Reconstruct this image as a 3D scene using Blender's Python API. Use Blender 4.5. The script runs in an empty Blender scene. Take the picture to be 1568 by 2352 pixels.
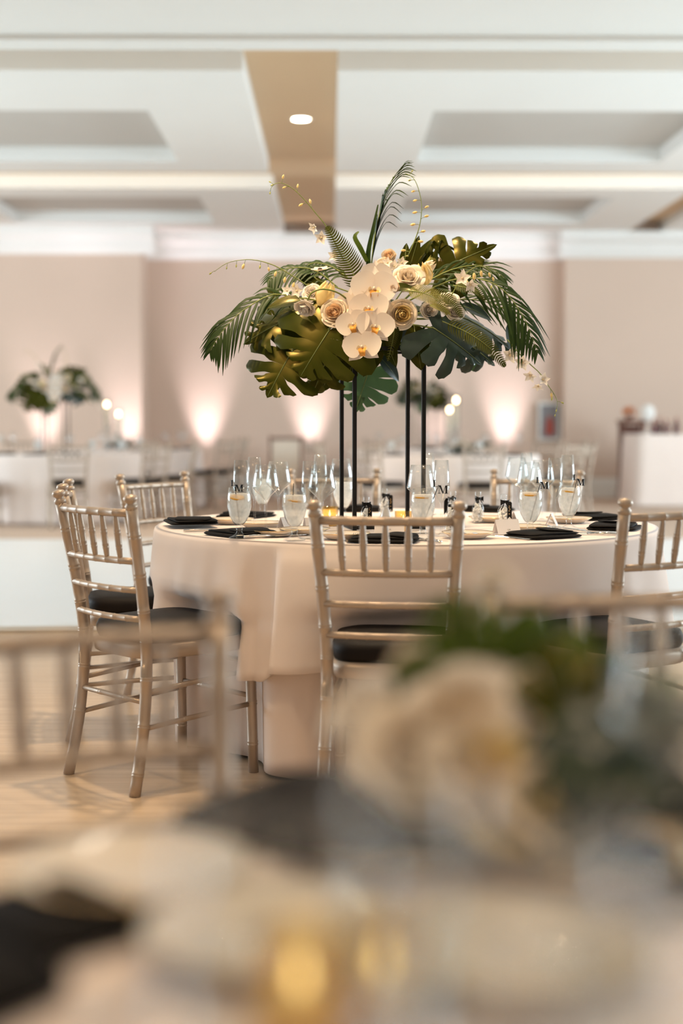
import bpy, math, random
from math import sin, cos, pi, radians as rad, sqrt
from mathutils import Vector, Matrix
V = Vector
rnd = random.Random(11)
scene = bpy.context.scene
COL = scene.collection

# ------------------------------------------------------------------ camera
FPX = 50 / 36 * 2352
YAW, PIT = rad(.42), rad(3.695)
CAMP = V((0, 0, 1.14))
fw = V((sin(YAW) * cos(PIT), cos(YAW) * cos(PIT), -sin(PIT)))
rt = V((cos(YAW), -sin(YAW), 0))
up = rt.cross(fw)
cam = bpy.data.cameras.new('camera')
cam.sensor_fit = 'VERTICAL'; cam.sensor_height = 36; cam.sensor_width = 24; cam.lens = 50
cam.clip_start = .02; cam.clip_end = 200
cam.dof.use_dof = True; cam.dof.focus_distance = 4.75; cam.dof.aperture_fstop = 1.25
camo = bpy.data.objects.new('camera', cam); COL.objects.link(camo)
camo.matrix_world = Matrix(((rt.x, up.x, -fw.x, 0), (rt.y, up.y, -fw.y, 0), (rt.z, up.z, -fw.z, 1.14), (0, 0, 0, 1)))
scene.camera = camo
scene.cycles.transparent_max_bounces = 40; scene.cycles.max_bounces = 8; scene.cycles.sample_clamp_indirect = 6; scene.cycles.adaptive_threshold = .02

def ray(px, py):
    return fw + rt * ((px - 784) / FPX) + up * ((1176 - py) / FPX)
def at_y(px, py, Y):
    r = ray(px, py); return CAMP + r * (Y / r.y)
def at_z(px, py, z):
    r = ray(px, py); return CAMP + r * ((z - 1.14) / r.z)
def W(xc, yc, z=0):      # a point given along the camera's heading on the floor plan
    return V((xc * cos(YAW) + yc * sin(YAW), -xc * sin(YAW) + yc * cos(YAW), z))

# ------------------------------------------------------------------ world, exposure, large lights
scene.view_settings.view_transform = 'Standard'
scene.view_settings.look = 'None'
scene.view_settings.gamma = 1
scene.view_settings.exposure = 0.16
scene.view_settings.use_curve_mapping = False
w = bpy.data.worlds.new('world'); scene.world = w; w.use_nodes = True
w.node_tree.nodes['Background'].inputs[0].default_value = (.80, .90, 1, 1)
w.node_tree.nodes['Background'].inputs[1].default_value = .30

def light(name, kind, loc, energy, color, aim=None, **kw):
    l = bpy.data.lights.new(name, kind); l.energy = energy; l.color = color
    for k, v in kw.items(): setattr(l, k, v)
    o = bpy.data.objects.new(name, l); COL.objects.link(o); o.location = loc
    if aim is not None:
        o.rotation_euler = (V(aim) - V(loc)).to_track_quat('-Z', 'Y').to_euler()
    return o
# daylight: the window wall behind the photographer, the windows along the right-hand side
light('daylight_behind', 'AREA', (2, -5.5, 2.2), 70, (1, .86, .70), (1, 9, 4.4), shape='RECTANGLE', size=12, size_y=2.6)
light('daylight_right', 'AREA', (10.8, 11, 2.2), 1000, (.74, .90, 1), (0, 11, 1.7), shape='RECTANGLE', size=11, size_y=2.8)
light('daylight_left', 'AREA', (-10.8, 12, 2.2), 700, (.78, .92, 1), (0, 12, 1.7), shape='RECTANGLE', size=10, size_y=2.8)
# unseen warm area lamp, added to put gold reflections on the leaves
light('added_warm_light', 'AREA', (-1.6, 2.9, 3.83), 34, (1, .66, .32), (-.6, 4.6, 1.0), shape='RECTANGLE', size=1.8, size_y=1.2)

# warm strips in the cross channel of the ceiling, behind the far edge of the nearer panels
for cx_, sx_ in ((2.1, 4.0), (-2.9, 4.2)):
    light('cove_strip', 'AREA', (cx_, 15.82, 3.93), 7, (1, .80, .55), (cx_, 17, 3.90), shape='RECTANGLE', size=sx_, size_y=.05)

# ------------------------------------------------------------------ materials
def mat(name, col, rough=.5, metal=0, var=.12, scale=6, bump=0, transl=0, coat=0, emit=None, stretch=None, spec=.5, sheen=0, stint=None):
    m = bpy.data.materials.new(name); m.use_nodes = True
    nt = m.node_tree; N = nt.nodes; L = nt.links
    b = N['Principled BSDF']; out = N['Material Output']
    b.inputs['Roughness'].default_value = rough; b.inputs['Metallic'].default_value = metal
    b.inputs['Specular IOR Level'].default_value = spec
    b.inputs['Coat Weight'].default_value = coat; b.inputs['Sheen Weight'].default_value = sheen
    if stint: b.inputs['Specular Tint'].default_value = tuple(stint) + (1,)
    tc = N.new('ShaderNodeTexCoord'); mp = N.new('ShaderNodeMapping'); no = N.new('ShaderNodeTexNoise')
    L.new(tc.outputs['Object'], mp.inputs[0]); L.new(mp.outputs[0], no.inputs['Vector'])
    if stretch: mp.inputs['Scale'].default_value = stretch
    no.inputs['Scale'].default_value = scale; no.inputs['Detail'].default_value = 4
    mx = N.new('ShaderNodeMix'); mx.data_type = 'RGBA'
    mx.inputs[6].default_value = tuple(c * (1 - var) for c in col) + (1,)
    mx.inputs[7].default_value = tuple(min(1, c * (1 + var)) for c in col) + (1,)
    L.new(no.outputs[0], mx.inputs[0]); L.new(mx.outputs[2], b.inputs['Base Color'])
    if bump:
        bp = N.new('ShaderNodeBump'); bp.inputs['Strength'].default_value = bump; bp.inputs['Distance'].default_value = .01
        L.new(no.outputs[0], bp.inputs['Height']); L.new(bp.outputs[0], b.inputs['Normal'])
    if emit:
        b.inputs['Emission Color'].default_value = tuple(emit[0]) + (1,); b.inputs['Emission Strength'].default_value = emit[1]
    if transl:
        tr = N.new('ShaderNodeBsdfTranslucent'); L.new(mx.outputs[2], tr.inputs[0])
        ms = N.new('ShaderNodeMixShader'); ms.inputs[0].default_value = transl
        L.new(b.outputs[0], ms.inputs[1]); L.new(tr.outputs[0], ms.inputs[2]); L.new(ms.outputs[0], out.inputs[0])
    return m

def glass(name, col=(.97, .98, .98), edge=.62, refl=1.0, rough=.02):
    m = bpy.data.materials.new(name); m.use_nodes = True
    nt = m.node_tree; N = nt.nodes; L = nt.links
    N.remove(N['Principled BSDF']); out = N['Material Output']
    lw = N.new('ShaderNodeLayerWeight'); lw.inputs[0].default_value = .5
    po = N.new('ShaderNodeMath'); po.operation = 'POWER'; po.inputs[1].default_value = 4
    mu = N.new('ShaderNodeMath'); mu.operation = 'MULTIPLY_ADD'; mu.use_clamp = True; mu.inputs[1].default_value = .8 * refl; mu.inputs[2].default_value = .035 * refl
    L.new(lw.outputs['Facing'], po.inputs[0]); L.new(po.outputs[0], mu.inputs[0])
    p2 = N.new('ShaderNodeMath'); p2.operation = 'POWER'; p2.inputs[1].default_value = 3; L.new(lw.outputs['Facing'], p2.inputs[0])
    mx = N.new('ShaderNodeMix'); mx.data_type = 'RGBA'
    mx.inputs[6].default_value = tuple(col) + (1,); mx.inputs[7].default_value = tuple(c * edge for c in col) + (1,)
    L.new(p2.outputs[0], mx.inputs[0])
    t = N.new('ShaderNodeBsdfTransparent'); L.new(mx.outputs[2], t.inputs[0])
    g = N.new('ShaderNodeBsdfGlossy'); g.inputs['Roughness'].default_value = rough; g.inputs[0].default_value = (1, 1, 1, 1)
    ms = N.new('ShaderNodeMixShader'); L.new(mu.outputs[0], ms.inputs[0]); L.new(t.outputs[0], ms.inputs[1]); L.new(g.outputs[0], ms.inputs[2])
    L.new(ms.outputs[0], out.inputs[0])
    return m

def murky(name, col, clear):     # icy water: cloudy white, part see-through
    m = bpy.data.materials.new(name); m.use_nodes = True
    nt = m.node_tree; N = nt.nodes; L = nt.links
    N.remove(N['Principled BSDF']); out = N['Material Output']
    tc = N.new('ShaderNodeTexCoord'); no = N.new('ShaderNodeTexNoise'); no.inputs['Scale'].default_value = 45
    L.new(tc.outputs['Object'], no.inputs['Vector'])
    mr = N.new('ShaderNodeMapRange'); mr.inputs[1].default_value = .3; mr.inputs[2].default_value = .7
    mr.inputs[3].default_value = 1 - clear - .12; mr.inputs[4].default_value = 1 - clear + .12
    L.new(no.outputs[0], mr.inputs[0])
    t = N.new('ShaderNodeBsdfTransparent'); tl = N.new('ShaderNodeBsdfTranslucent'); tl.inputs[0].default_value = tuple(col) + (1,)
    d = N.new('ShaderNodeBsdfDiffuse'); d.inputs[0].default_value = tuple(col) + (1,)
    a = N.new('ShaderNodeMixShader'); a.inputs[0].default_value = .5; L.new(d.outputs[0], a.inputs[1]); L.new(tl.outputs[0], a.inputs[2])
    ms = N.new('ShaderNodeMixShader'); L.new(mr.outputs[0], ms.inputs[0]); L.new(t.outputs[0], ms.inputs[1]); L.new(a.outputs[0], ms.inputs[2])
    L.new(ms.outputs[0], out.inputs[0])
    return m

MT = dict(
    gilt=mat('champagne_paint', (.45, .36, .285), .40, .45, .10, 14, .04),
    cushion=mat('black_vinyl', (.010, .007, .006), .6, 0, .2, 5, .05, spec=.18),
    cloth=mat('white_tablecloth', (.82, .71, .65), .85, 0, .03, 9, .05, sheen=.1),
    under=mat('blush_undercloth', (.80, .68, .61), .85, 0, .03, 9, .05),
    wall=mat('wall_paint', (.66, .51, .415), .8, 0, .03, 1.2),
    white=mat('white_paint', (.84, .83, .80), .7, 0, .02, 1.5),
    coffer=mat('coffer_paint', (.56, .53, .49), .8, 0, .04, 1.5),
    tan=mat('warm_light_tan', (.68, .485, .30), .7, 0, .06, .8),  # the channel's warm light is put into this tan base colour
    floor=mat('oak_floor', (.56, .42, .29), .26, 0, .28, 3, .03, stretch=(.35, 9, 1), spec=.8),
    carpet=mat('beige_carpet', (.58, .44, .34), .95, 0, .1, 30, .1),
    dance=mat('white_dance_floor', (.90, .92, .92), .3, 0, .02, 2, spec=.5),
    alu=mat('metal_edge_strip', (.60, .53, .43), .4, .6, .05, 5),
    black=mat('black_metal', (.004, .004, .004), .5, 0, .2, 20, spec=.25),
    napkin=mat('black_satin', (.008, .006, .005), .75, 0, .3, 7, .12, spec=.12),
    ribbon=mat('black_ribbon', (.004, .003, .003), .5, 0, .2, 20, spec=.25),
    steel=mat('polished_steel', (.72, .70, .68), .10, 1, .03, 10),
    china=mat('cream_china', (.80, .70, .58), .2, 0, .03, 5, coat=.4),
    bone=mat('white_china', (.84, .80, .75), .18, 0, .02, 5, coat=.4),
    gold=mat('gold_rim', (.72, .50, .25), .25, 1, .05, 8),
    card=mat('white_card', (.86, .80, .77), .8, 0, .02, 8),
    ink=mat('grey_ink', (.22, .19, .17), .7),
    lemon=mat('lemon_flesh', (.90, .58, .10), .4, 0, .1, 30, transl=.4),
    mint=mat('white_mints', (.88, .86, .83), .5, 0, .04, 20),
    wax=mat('candle_wax', (.90, .82, .66), .5, 0, .03, 8, transl=.3),
    flame=mat('candle_flame', (1, .75, .4), .5, 0, 0, 1, emit=((1, .90, .70), 2.6)),
    flame2=mat('far_candle_flame', (1, .75, .4), .5, 0, 0, 1, emit=((1, .70, .40), 16)),
    lamp=mat('downlight_lens', (1, .9, .75), .5, 0, 0, 1, emit=((1, .88, .70), 25)),
    uplens=mat('uplight_lens', (1, .9, .9), .5, 0, 0, 1, emit=((1, .90, .90), 7)),
    mon=mat('monstera_green', (.026, .034, .003), .27, 0, .55, 7, .15, transl=.06, spec=.42, stint=(1, .76, .20)),  # gold specular tint stands in for warm light on the leaf gloss
    mon2=mat('monstera_blue_green', (.018, .036, .024), .30, 0, .35, 9, .15, transl=.05, spec=.5),
    monb=mat('monstera_back_green', (.060, .12, .05), .45, 0, .2, 9, .08, transl=.25, spec=.3),
    rib=mat('leaf_rib', (.16, .20, .06), .45, 0, .1, 20),
    palm=mat('palm_green', (.022, .046, .006), .42, 0, .3, 12, transl=.12, spec=.2),
    palm2=mat('palm_young_green', (.075, .115, .012), .42, 0, .3, 12, transl=.2, spec=.2),
    fern=mat('fern_green', (.062, .068, .008), .5, 0, .25, 14, transl=.15, spec=.15),
    fern2=mat('fern_pale_green', (.16, .145, .022), .5, 0, .25, 14, transl=.2, spec=.2),
    stem=mat('flower_stem', (.20, .24, .05), .45, 0, .15, 18),
    orchid=mat('white_orchid_petal', (.87, .78, .69), .55, 0, .04, 12, transl=.15),
    lip=mat('orchid_lip', (.80, .36, .06), .45, 0, .35, 90, transl=.15),
    lipw=mat('orchid_lip_wing', (.88, .74, .50), .5, 0, .1, 60, transl=.2),
    rose=mat('cream_rose_petal', (.86, .74, .58), .6, 0, .05, 14, transl=.2),
    peach=mat('peach_rose_petal', (.88, .64, .40), .6, 0, .08, 20, transl=.2),
    yellow=mat('butter_tulip_petal', (.84, .66, .30), .55, 0, .08, 18, transl=.3),
    ivory=mat('ivory_petal', (.86, .78, .68), .6, 0, .04, 14, transl=.2),
    bud=mat('green_bud', (.50, .50, .15), .5, 0, .15, 25, transl=.2),
    darkc=mat('anemone_centre', (.03, .012, .014), .7),
    foam=mat('wet_flower_foam', (.02, .03, .012), .9, 0, .3, 30, .3),
    glass=glass('clear_glass'), thin=glass('bottle_thin_glass', (.98, .99, .99), .8, .7), amber=glass('amber_glass', (1, .89, .62), .8, 1.0, .08),
    water=murky('icy_water', (.95, .95, .93), .42),
    wine=mat('dark_red_glass', (.10, .02, .02), .15, 0, .2, 10),
    wood=mat('dark_red_wood', (.16, .060, .035), .4, 0, .3, 6, stretch=(1, 1, .2)),
    pine=mat('pale_wood', (.50, .34, .22), .5, 0, .2, 6),
    orange=mat('orange_petals', (.75, .22, .02), .6, 0, .15, 20),
    grey=mat('grey_print', (.22, .21, .22), .6), redp=mat('red_print', (.35, .06, .04), .6),
    body=mat('lamp_black_plastic', (.03, .03, .03), .5),
)
# ------------------------------------------------------------------ mesh helpers
class MB:
    def __init__(s): s.v = []; s.f = []
    def add(s, vs, fs):
        n = len(s.v); s.v += [tuple(v) for v in vs]; s.f += [tuple(i + n for i in f) for f in fs]; return s
    def box(s, c, d, rz=0):
        x, y, z = (k / 2 for k in d); m = Matrix.Rotation(rz, 3, 'Z')
        vs = [m @ V((a * x, b * y, e * z)) + V(c) for a in (-1, 1) for b in (-1, 1) for e in (-1, 1)]
        return s.add(vs, [(0, 1, 3, 2), (4, 6, 7, 5), (0, 4, 5, 1), (2, 3, 7, 6), (0, 2, 6, 4), (1, 5, 7, 3)])
    def tube(s, pts, r, n=8, cap=True, flat=1):
        pts = [V(p) for p in pts]; k = len(pts)
        if not isinstance(r, (list, tuple)): r = [r] * k
        t = [(pts[min(i + 1, k - 1)] - pts[max(i - 1, 0)]).normalized() for i in range(k)]
        a = t[0].orthogonal().normalized(); vs = []
        for i in range(k):
            a = (a - t[i] * a.dot(t[i])).normalized(); b = t[i].cross(a)
            vs += [pts[i] + (a * cos(2 * pi * j / n) + b * sin(2 * pi * j / n) * flat) * r[i] for j in range(n)]
        fs = [(i * n + j, i * n + (j + 1) % n, (i + 1) * n + (j + 1) % n, (i + 1) * n + j) for i in range(k - 1) for j in range(n)]
        if cap: fs += [tuple(range(n))[::-1], tuple(range((k - 1) * n, k * n))]
        return s.add(vs, fs)
    def lathe(s, prof, n=20, M=None, cap=False):
        vs = []; k = len(prof)
        for r, z in prof:
            for j in range(n):
                p = V((r * cos(2 * pi * j / n), r * sin(2 * pi * j / n), z)); vs.append(M @ p if M else p)
        fs = [(i * n + j, i * n + (j + 1) % n, (i + 1) * n + (j + 1) % n, (i + 1) * n + j) for i in range(k - 1) for j in range(n)]
        if cap: fs += [tuple(range(n))[::-1], tuple(range((k - 1) * n, k * n))]
        return s.add(vs, fs)
    def ball(s, c, r, nu=10, nv=6, M=None):
        if not isinstance(r, (tuple, list)): r = (r, r, r)
        MM = Matrix.Translation(V(c)) @ (M if M else Matrix()) @ Matrix.Diagonal((r[0], r[1], r[2], 1))
        return s.lathe([(max(.02, sin(pi * i / nv)), -cos(pi * i / nv)) for i in range(nv + 1)], nu, MM, True)
    def grid(s, fn, nu, nv, cu=False):
        n = nu if cu else nu + 1
        vs = [fn(i / nu, j / nv) for j in range(nv + 1) for i in range(n)]
        fs = [(j * n + i, j * n + (i + 1) % n, (j + 1) * n + (i + 1) % n, (j + 1) * n + i) for j in range(nv) for i in range(nu)]
        return s.add(vs, fs)
    def prism(s, poly, d, M=None):      # (x,z) outline, d deep in y
        n = len(poly); vs = [V((x, y, z)) for y in (-d / 2, d / 2) for x, z in poly]
        if M: vs = [M @ v for v in vs]
        fs = [tuple(range(n)), tuple(range(n, 2 * n))[::-1]] + [(i, i + n, (i + 1) % n + n, (i + 1) % n) for i in range(n)]
        return s.add(vs, fs)
    def mesh(s, name, m, smooth=True):
        me = bpy.data.meshes.new(name); me.from_pydata(s.v, [], s.f); me.materials.append(MT[m] if isinstance(m, str) else m)
        if smooth: me.polygons.foreach_set('use_smooth', [True] * len(me.polygons))
        me.update(); return me
    def build(s, name, m, parent=None, M=None, smooth=True):
        return obj(name, s.mesh(name, m, smooth), parent, M)

def obj(name, me, parent=None, M=None):
    o = bpy.data.objects.new(name, me); COL.objects.link(o)
    if parent: o.parent = parent
    if M is not None: o.matrix_local = M
    return o
def tag(o, label, cat, group=None):
    o['label'] = label; o['category'] = cat
    if group: o['group'] = group
    elif 'group' in o: del o['group']
    return o
def thing(name, label, cat, loc=(0, 0, 0), rz=0, group=None):
    o = bpy.data.objects.new(name, None); COL.objects.link(o); o.location = loc; o.rotation_euler = (0, 0, rz)
    o.empty_display_size = .05
    return tag(o, label, cat, group)
def structure(o): o['kind'] = 'structure'; return o
def stuff(o): o['kind'] = 'stuff'; return o
def copy_tree(o, parent=None):
    c = o.copy(); COL.objects.link(c); c.parent = parent
    for ch in list(o.children): copy_tree(ch, c)
    return c
def clone(o, label, loc, rz=0, scale=1, group=None, cat=None):
    c = copy_tree(o); c.location = loc; c.rotation_euler = (0, 0, rz); c.scale = (scale,) * 3
    return tag(c, label, cat or o['category'], group)
def spline(pts):
    P = [V(p) for p in pts]; n = len(P) - 1
    def f(t):
        x = min(max(t, 0), 1) * n; i = min(int(x), n - 1); u = x - i
        a, b, c, d = P[max(i - 1, 0)], P[i], P[i + 1], P[min(i + 2, n)]
        return .5 * ((2 * b) + (c - a) * u + (2 * a - 5 * b + 4 * c - d) * u * u + (3 * b - a - 3 * c + d) * u ** 3)
    return f
def frame(p, y, n):      # matrix at p: local y along y, local z near n
    y = V(y).normalized(); n = V(n); z = n - y * n.dot(y)
    z = z.normalized() if z.length > 1e-6 else y.orthogonal().normalized(); x = y.cross(z)
    return Matrix(((x.x, y.x, z.x, p[0]), (x.y, y.y, z.y, p[1]), (x.z, y.z, z.z, p[2]), (0, 0, 0, 1)))
def ss(a, b, x):
    t = min(1, max(0, (x - a) / (b - a))); return t * t * (3 - 2 * t)

# ------------------------------------------------------------------ the room
def slab(name, a, b, m, parent=None):
    c = [(a[i] + b[i]) / 2 for i in range(3)]; d = [abs(b[i] - a[i]) for i in range(3)]
    o = MB().box((0, 0, 0), d).build(name, m, parent, Matrix.Translation(c), False)
    return structure(o)
slab('floor', (-12, -6, -.1), (12, 21.3, 0), 'floor')
slab('trim_1', (-12, 7.55, 0), (12, 7.72, .016), 'alu')
slab('floor_dance', (-12, 7.72, -.02), (12, 13.5, .012), 'dance')
slab('floor_carpet', (-12, 13.5, -.02), (12, 21, .008), 'carpet')
ZP, ZC = 3.84, 4.0
slab('wall_back', (-12, 21, 0), (12, 21.25, 4.4), 'wall')
slab('wall_back_left', (-12, 20.3, 0), (at_y(325, 900, 20.3).x, 21, 4.0), 'wall')
slab('wall_back_right', (at_y(1296, 900, 20.75).x, 20.75, 0), (12, 21, 4.0), 'wall')
xl = at_y(325, 900, 20.3).x; xr = at_y(1296, 900, 20.75).x
def cornice(name, x0, x1, y, endcap=0):
    m = MB(); z0, z1 = 3.48, 3.84
    pr = [(0, z0), (.03, z0), (.05, z0 + .05), (.09, z0 + .07), (.12, z0 + .16), (.20, z0 + .24), (.24, z0 + .28), (.24, z1), (0, z1)]
    vs = [(x, y - d, z) for x in (x0, x1) for d, z in pr]; n = len(pr)
    m.add(vs, [(i, (i + 1) % n, (i + 1) % n + n, i + n) for i in range(n)] + [tuple(range(n)), tuple(range(n, 2 * n))[::-1]])
    return structure(m.build(name, 'white', None, None, False))
cornice('trim_2', -12, xl + .2, 20.3); cornice('trim_3', xl, xr, 21); cornice('trim_4', xr - .1, 12, 20.75)
slab('baseboard_back', (xl, 20.97, 0), (xr, 21, .30), 'white')
slab('baseboard_left', (-12, 20.27, 0), (xl + .03, 20.3, .30), 'white')
slab('baseboard_right', (xr - .03, 20.72, 0), (12, 20.75, .30), 'white')
# side walls as window piers with the window bands open between them, sill wall below and head above
for sx, nm in ((-1, 'left'), (1, 'right')):
    x0, x1 = sx * 11.4, sx * 11.65
    slab('wall_%s_sill' % nm, (x0, -6, 0), (x1, 21, .5), 'wall'); slab('wall_%s_head' % nm, (x0, -6, 3.5), (x1, 21, 4.4), 'wall')
    for i, y in enumerate((-6, -1.2, 3.6, 8.4, 13.2, 18)):
        slab('wall_%s_pier_%d' % (nm, i + 1), (x0, y, .5), (x1, y + (3 if i == 5 else 1.3), 3.5), 'wall')

ceil = slab('ceiling', (-12, -6, 4.2), (12, 21.3, 4.4), 'white')
slab('ceiling_channel', (-12, 10.6, ZC), (12, 21, ZC + .06), 'tan')
def panel(x0, x1, y0, y1, holes):
    """lowered ceiling field with recessed coffers: bottom face, outer edges, coffer sides and coffer roofs"""
    m = MB(); g = MB(); zt = ZC + .05; zr = ZP + .152
    xs = sorted({x0, x1, *[h[0] for h in holes], *[h[1] for h in holes]}); ys = sorted({y0, y1, *[h[2] for h in holes], *[h[3] for h in holes]})
    for i in range(len(xs) - 1):
        for j in range(len(ys) - 1):
            cx, cy = (xs[i] + xs[i + 1]) / 2, (ys[j] + ys[j + 1]) / 2
            if not any(h[0] < cx < h[1] and h[2] < cy < h[3] for h in holes):
                m.add([(xs[i], ys[j], ZP), (xs[i + 1], ys[j], ZP), (xs[i + 1], ys[j + 1], ZP), (xs[i], ys[j + 1], ZP)], [(0, 3, 2, 1)])
    def ring(mb, a, b, c, d, z0, z1):
        q = [(a, c), (b, c), (b, d), (a, d)]
        mb.add([(x, y, z) for z in (z0, z1) for x, y in q], [(k, (k + 1) % 4, (k + 1) % 4 + 4, k + 4) for k in range(4)])
    ring(m, x0, x1, y0, y1, ZP, zt)
    for h in holes:
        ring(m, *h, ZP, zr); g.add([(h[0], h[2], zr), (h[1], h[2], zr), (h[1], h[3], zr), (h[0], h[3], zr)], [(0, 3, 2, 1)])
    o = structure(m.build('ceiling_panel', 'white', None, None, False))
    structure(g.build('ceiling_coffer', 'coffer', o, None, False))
    return o
A1, B1, A2, B2 = 11.2, 15.75, 16.8, 20.95
for x0, x1 in ((-10.2, -5.55), (-5.2, -.68), (.055, 4.25), (4.75, 9.4)):
    c0, c1 = (x0 + .9, x1 - .9)
    if x0 == -5.2: c0, c1 = -4.3, -1.6
    if x0 == .055: c0, c1 = .9, 3.45
    panel(x0, x1, A1, B1, [(c0, c1, 12.65, 15.1)])
    panel(x0, x1, A2, B2, [(c0, c1, 17.5, 19.7)])
# beam across the room in front of the coffers, with its moulding
slab('ceiling_beam', (-12, 8.72, 3.69), (12, 9.66, 4.2), 'white')
for i, (y0, y1, z) in enumerate(((9.62, 9.74, 3.655), (9.74, 9.82, 3.70), (9.82, 9.95, 3.675))):
    slab('trim_%d' % (5 + i), (-12, y0, z), (12, y1, 4.2), 'white')
slab('ceiling_infill', (-12, 9.95, ZC + .02), (12, 10.62, ZC + .12), 'white')
slab('wall_front', (-12, -6.3, 0), (12, -6.05, 4.4), 'wall')
slab('ceiling_front', (-12, -6, 3.86), (12, 8.72, 4.0), 'white')

# recessed downlights
def downlight(p, label, energy, aim=None, size=None):
    t = thing('downlight', label, 'ceiling light', p, 0, None)
    MB().lathe([(.098, .004), (.108, -.006), (.085, -.008), (.08, .0)], 24).build('trim_ring', 'white', t)
    MB().lathe([(.082, -.002), (.001, -.004)], 20).build('lens', 'lamp', t)
    l = light('downlight_lamp', 'SPOT', (p[0], p[1], p[2] - .03), energy * 2, (1, .74, .46), None, spot_size=size or rad(105), spot_blend=.8, shadow_soft_size=.07)
    l.parent = None
    if aim: l.rotation_euler = (V(aim) - l.location).to_track_quat('-Z', 'Y').to_euler()
    return t
dp = at_z(691, 273, ZC)
downlight((dp.x, dp.y, ZC), 'round recessed downlight glowing in the tan ceiling channel', 90)
downlight((-.5, 5.0, 3.86), 'recessed downlight above the left half of the main table, out of view', 110, None, rad(80))
downlight((1.0, 5.4, 3.86), 'recessed downlight above the right half of the main table, out of view', 90, None, rad(80))
downlight((-1.1, 3.7, 3.86), 'pin spot aimed at the tall flowers from the front left, out of view', 190, (.08, 5.0, 1.62), rad(26))
downlight((-.3, .9, 3.86), 'recessed downlight over the left of the nearest table, out of view', 34, None, rad(90))
downlight((.9, 1.3, 3.86), 'recessed downlight over the right of the nearest table, out of view', 30, None, rad(90))
downlight((-2.2, 3.0, 3.86), 'recessed downlight over the bare floor at the left, out of view', 60, None, rad(90))

# uplights along the back wall
for i, (px, y, e) in enumerate(((470, 20.68, 34), (712, 20.68, 30), (1165, 20.68, 34), (290, 19.98, 26), (95, 19.98, 26), (1003, 20.68, 12))):
    p = at_y(px, 1100, y); side = ('third', 'fourth', 'sixth', 'second', 'first', 'fifth')[i]
    t = thing('uplight', 'small floor uplight washing the back wall, %s from the left' % side, 'uplight', (p.x, y, 0), 0)
    MB().lathe([(.001, .008), (.11, .01), (.11, .03), (.001, .032)], 16).build('base', 'body', t)
    MB().lathe([(.085, .03), (.09, .05), (.09, .25), (.075, .255)], 16).build('housing', 'body', t)
    MB().lathe([(.075, .25), (.001, .26)], 16).build('lens', 'uplens', t)
    light('uplight_lamp', 'SPOT', (p.x, y, .29), e * 6, (1, .88, .95), (p.x, y + .34, 2.0), spot_size=rad(44), spot_blend=1, shadow_soft_size=.08)
# ------------------------------------------------------------------ ballroom chair
def bamboo(mb, pts, r, rings, n=8, steps=6, dbl=True, r1=None, mid=None):
    f = spline(pts); ln = sum((f((i + 1) / 20) - f(i / 20)).length for i in range(20)); d = .0038 / ln
    ts = [(i / steps, 1) for i in range(steps + 1)]
    for q in rings:
        for k in ((-1.1, 1.1) if dbl else (0,)):
            c = q + k * d; ts += [(c - d, 1), (c - .45 * d, 1.075), (c + .45 * d, 1.075), (c + d, 1)]
    ts = sorted(x for x in ts if 0 <= x[0] <= 1)
    rr = [(r if r1 is None else r + (r1 - r) * t) * k * (1 + (mid or 0) * sin(pi * t)) for t, k in ts]
    return mb.tube([f(t) for t, k in ts], rr, n)

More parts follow.
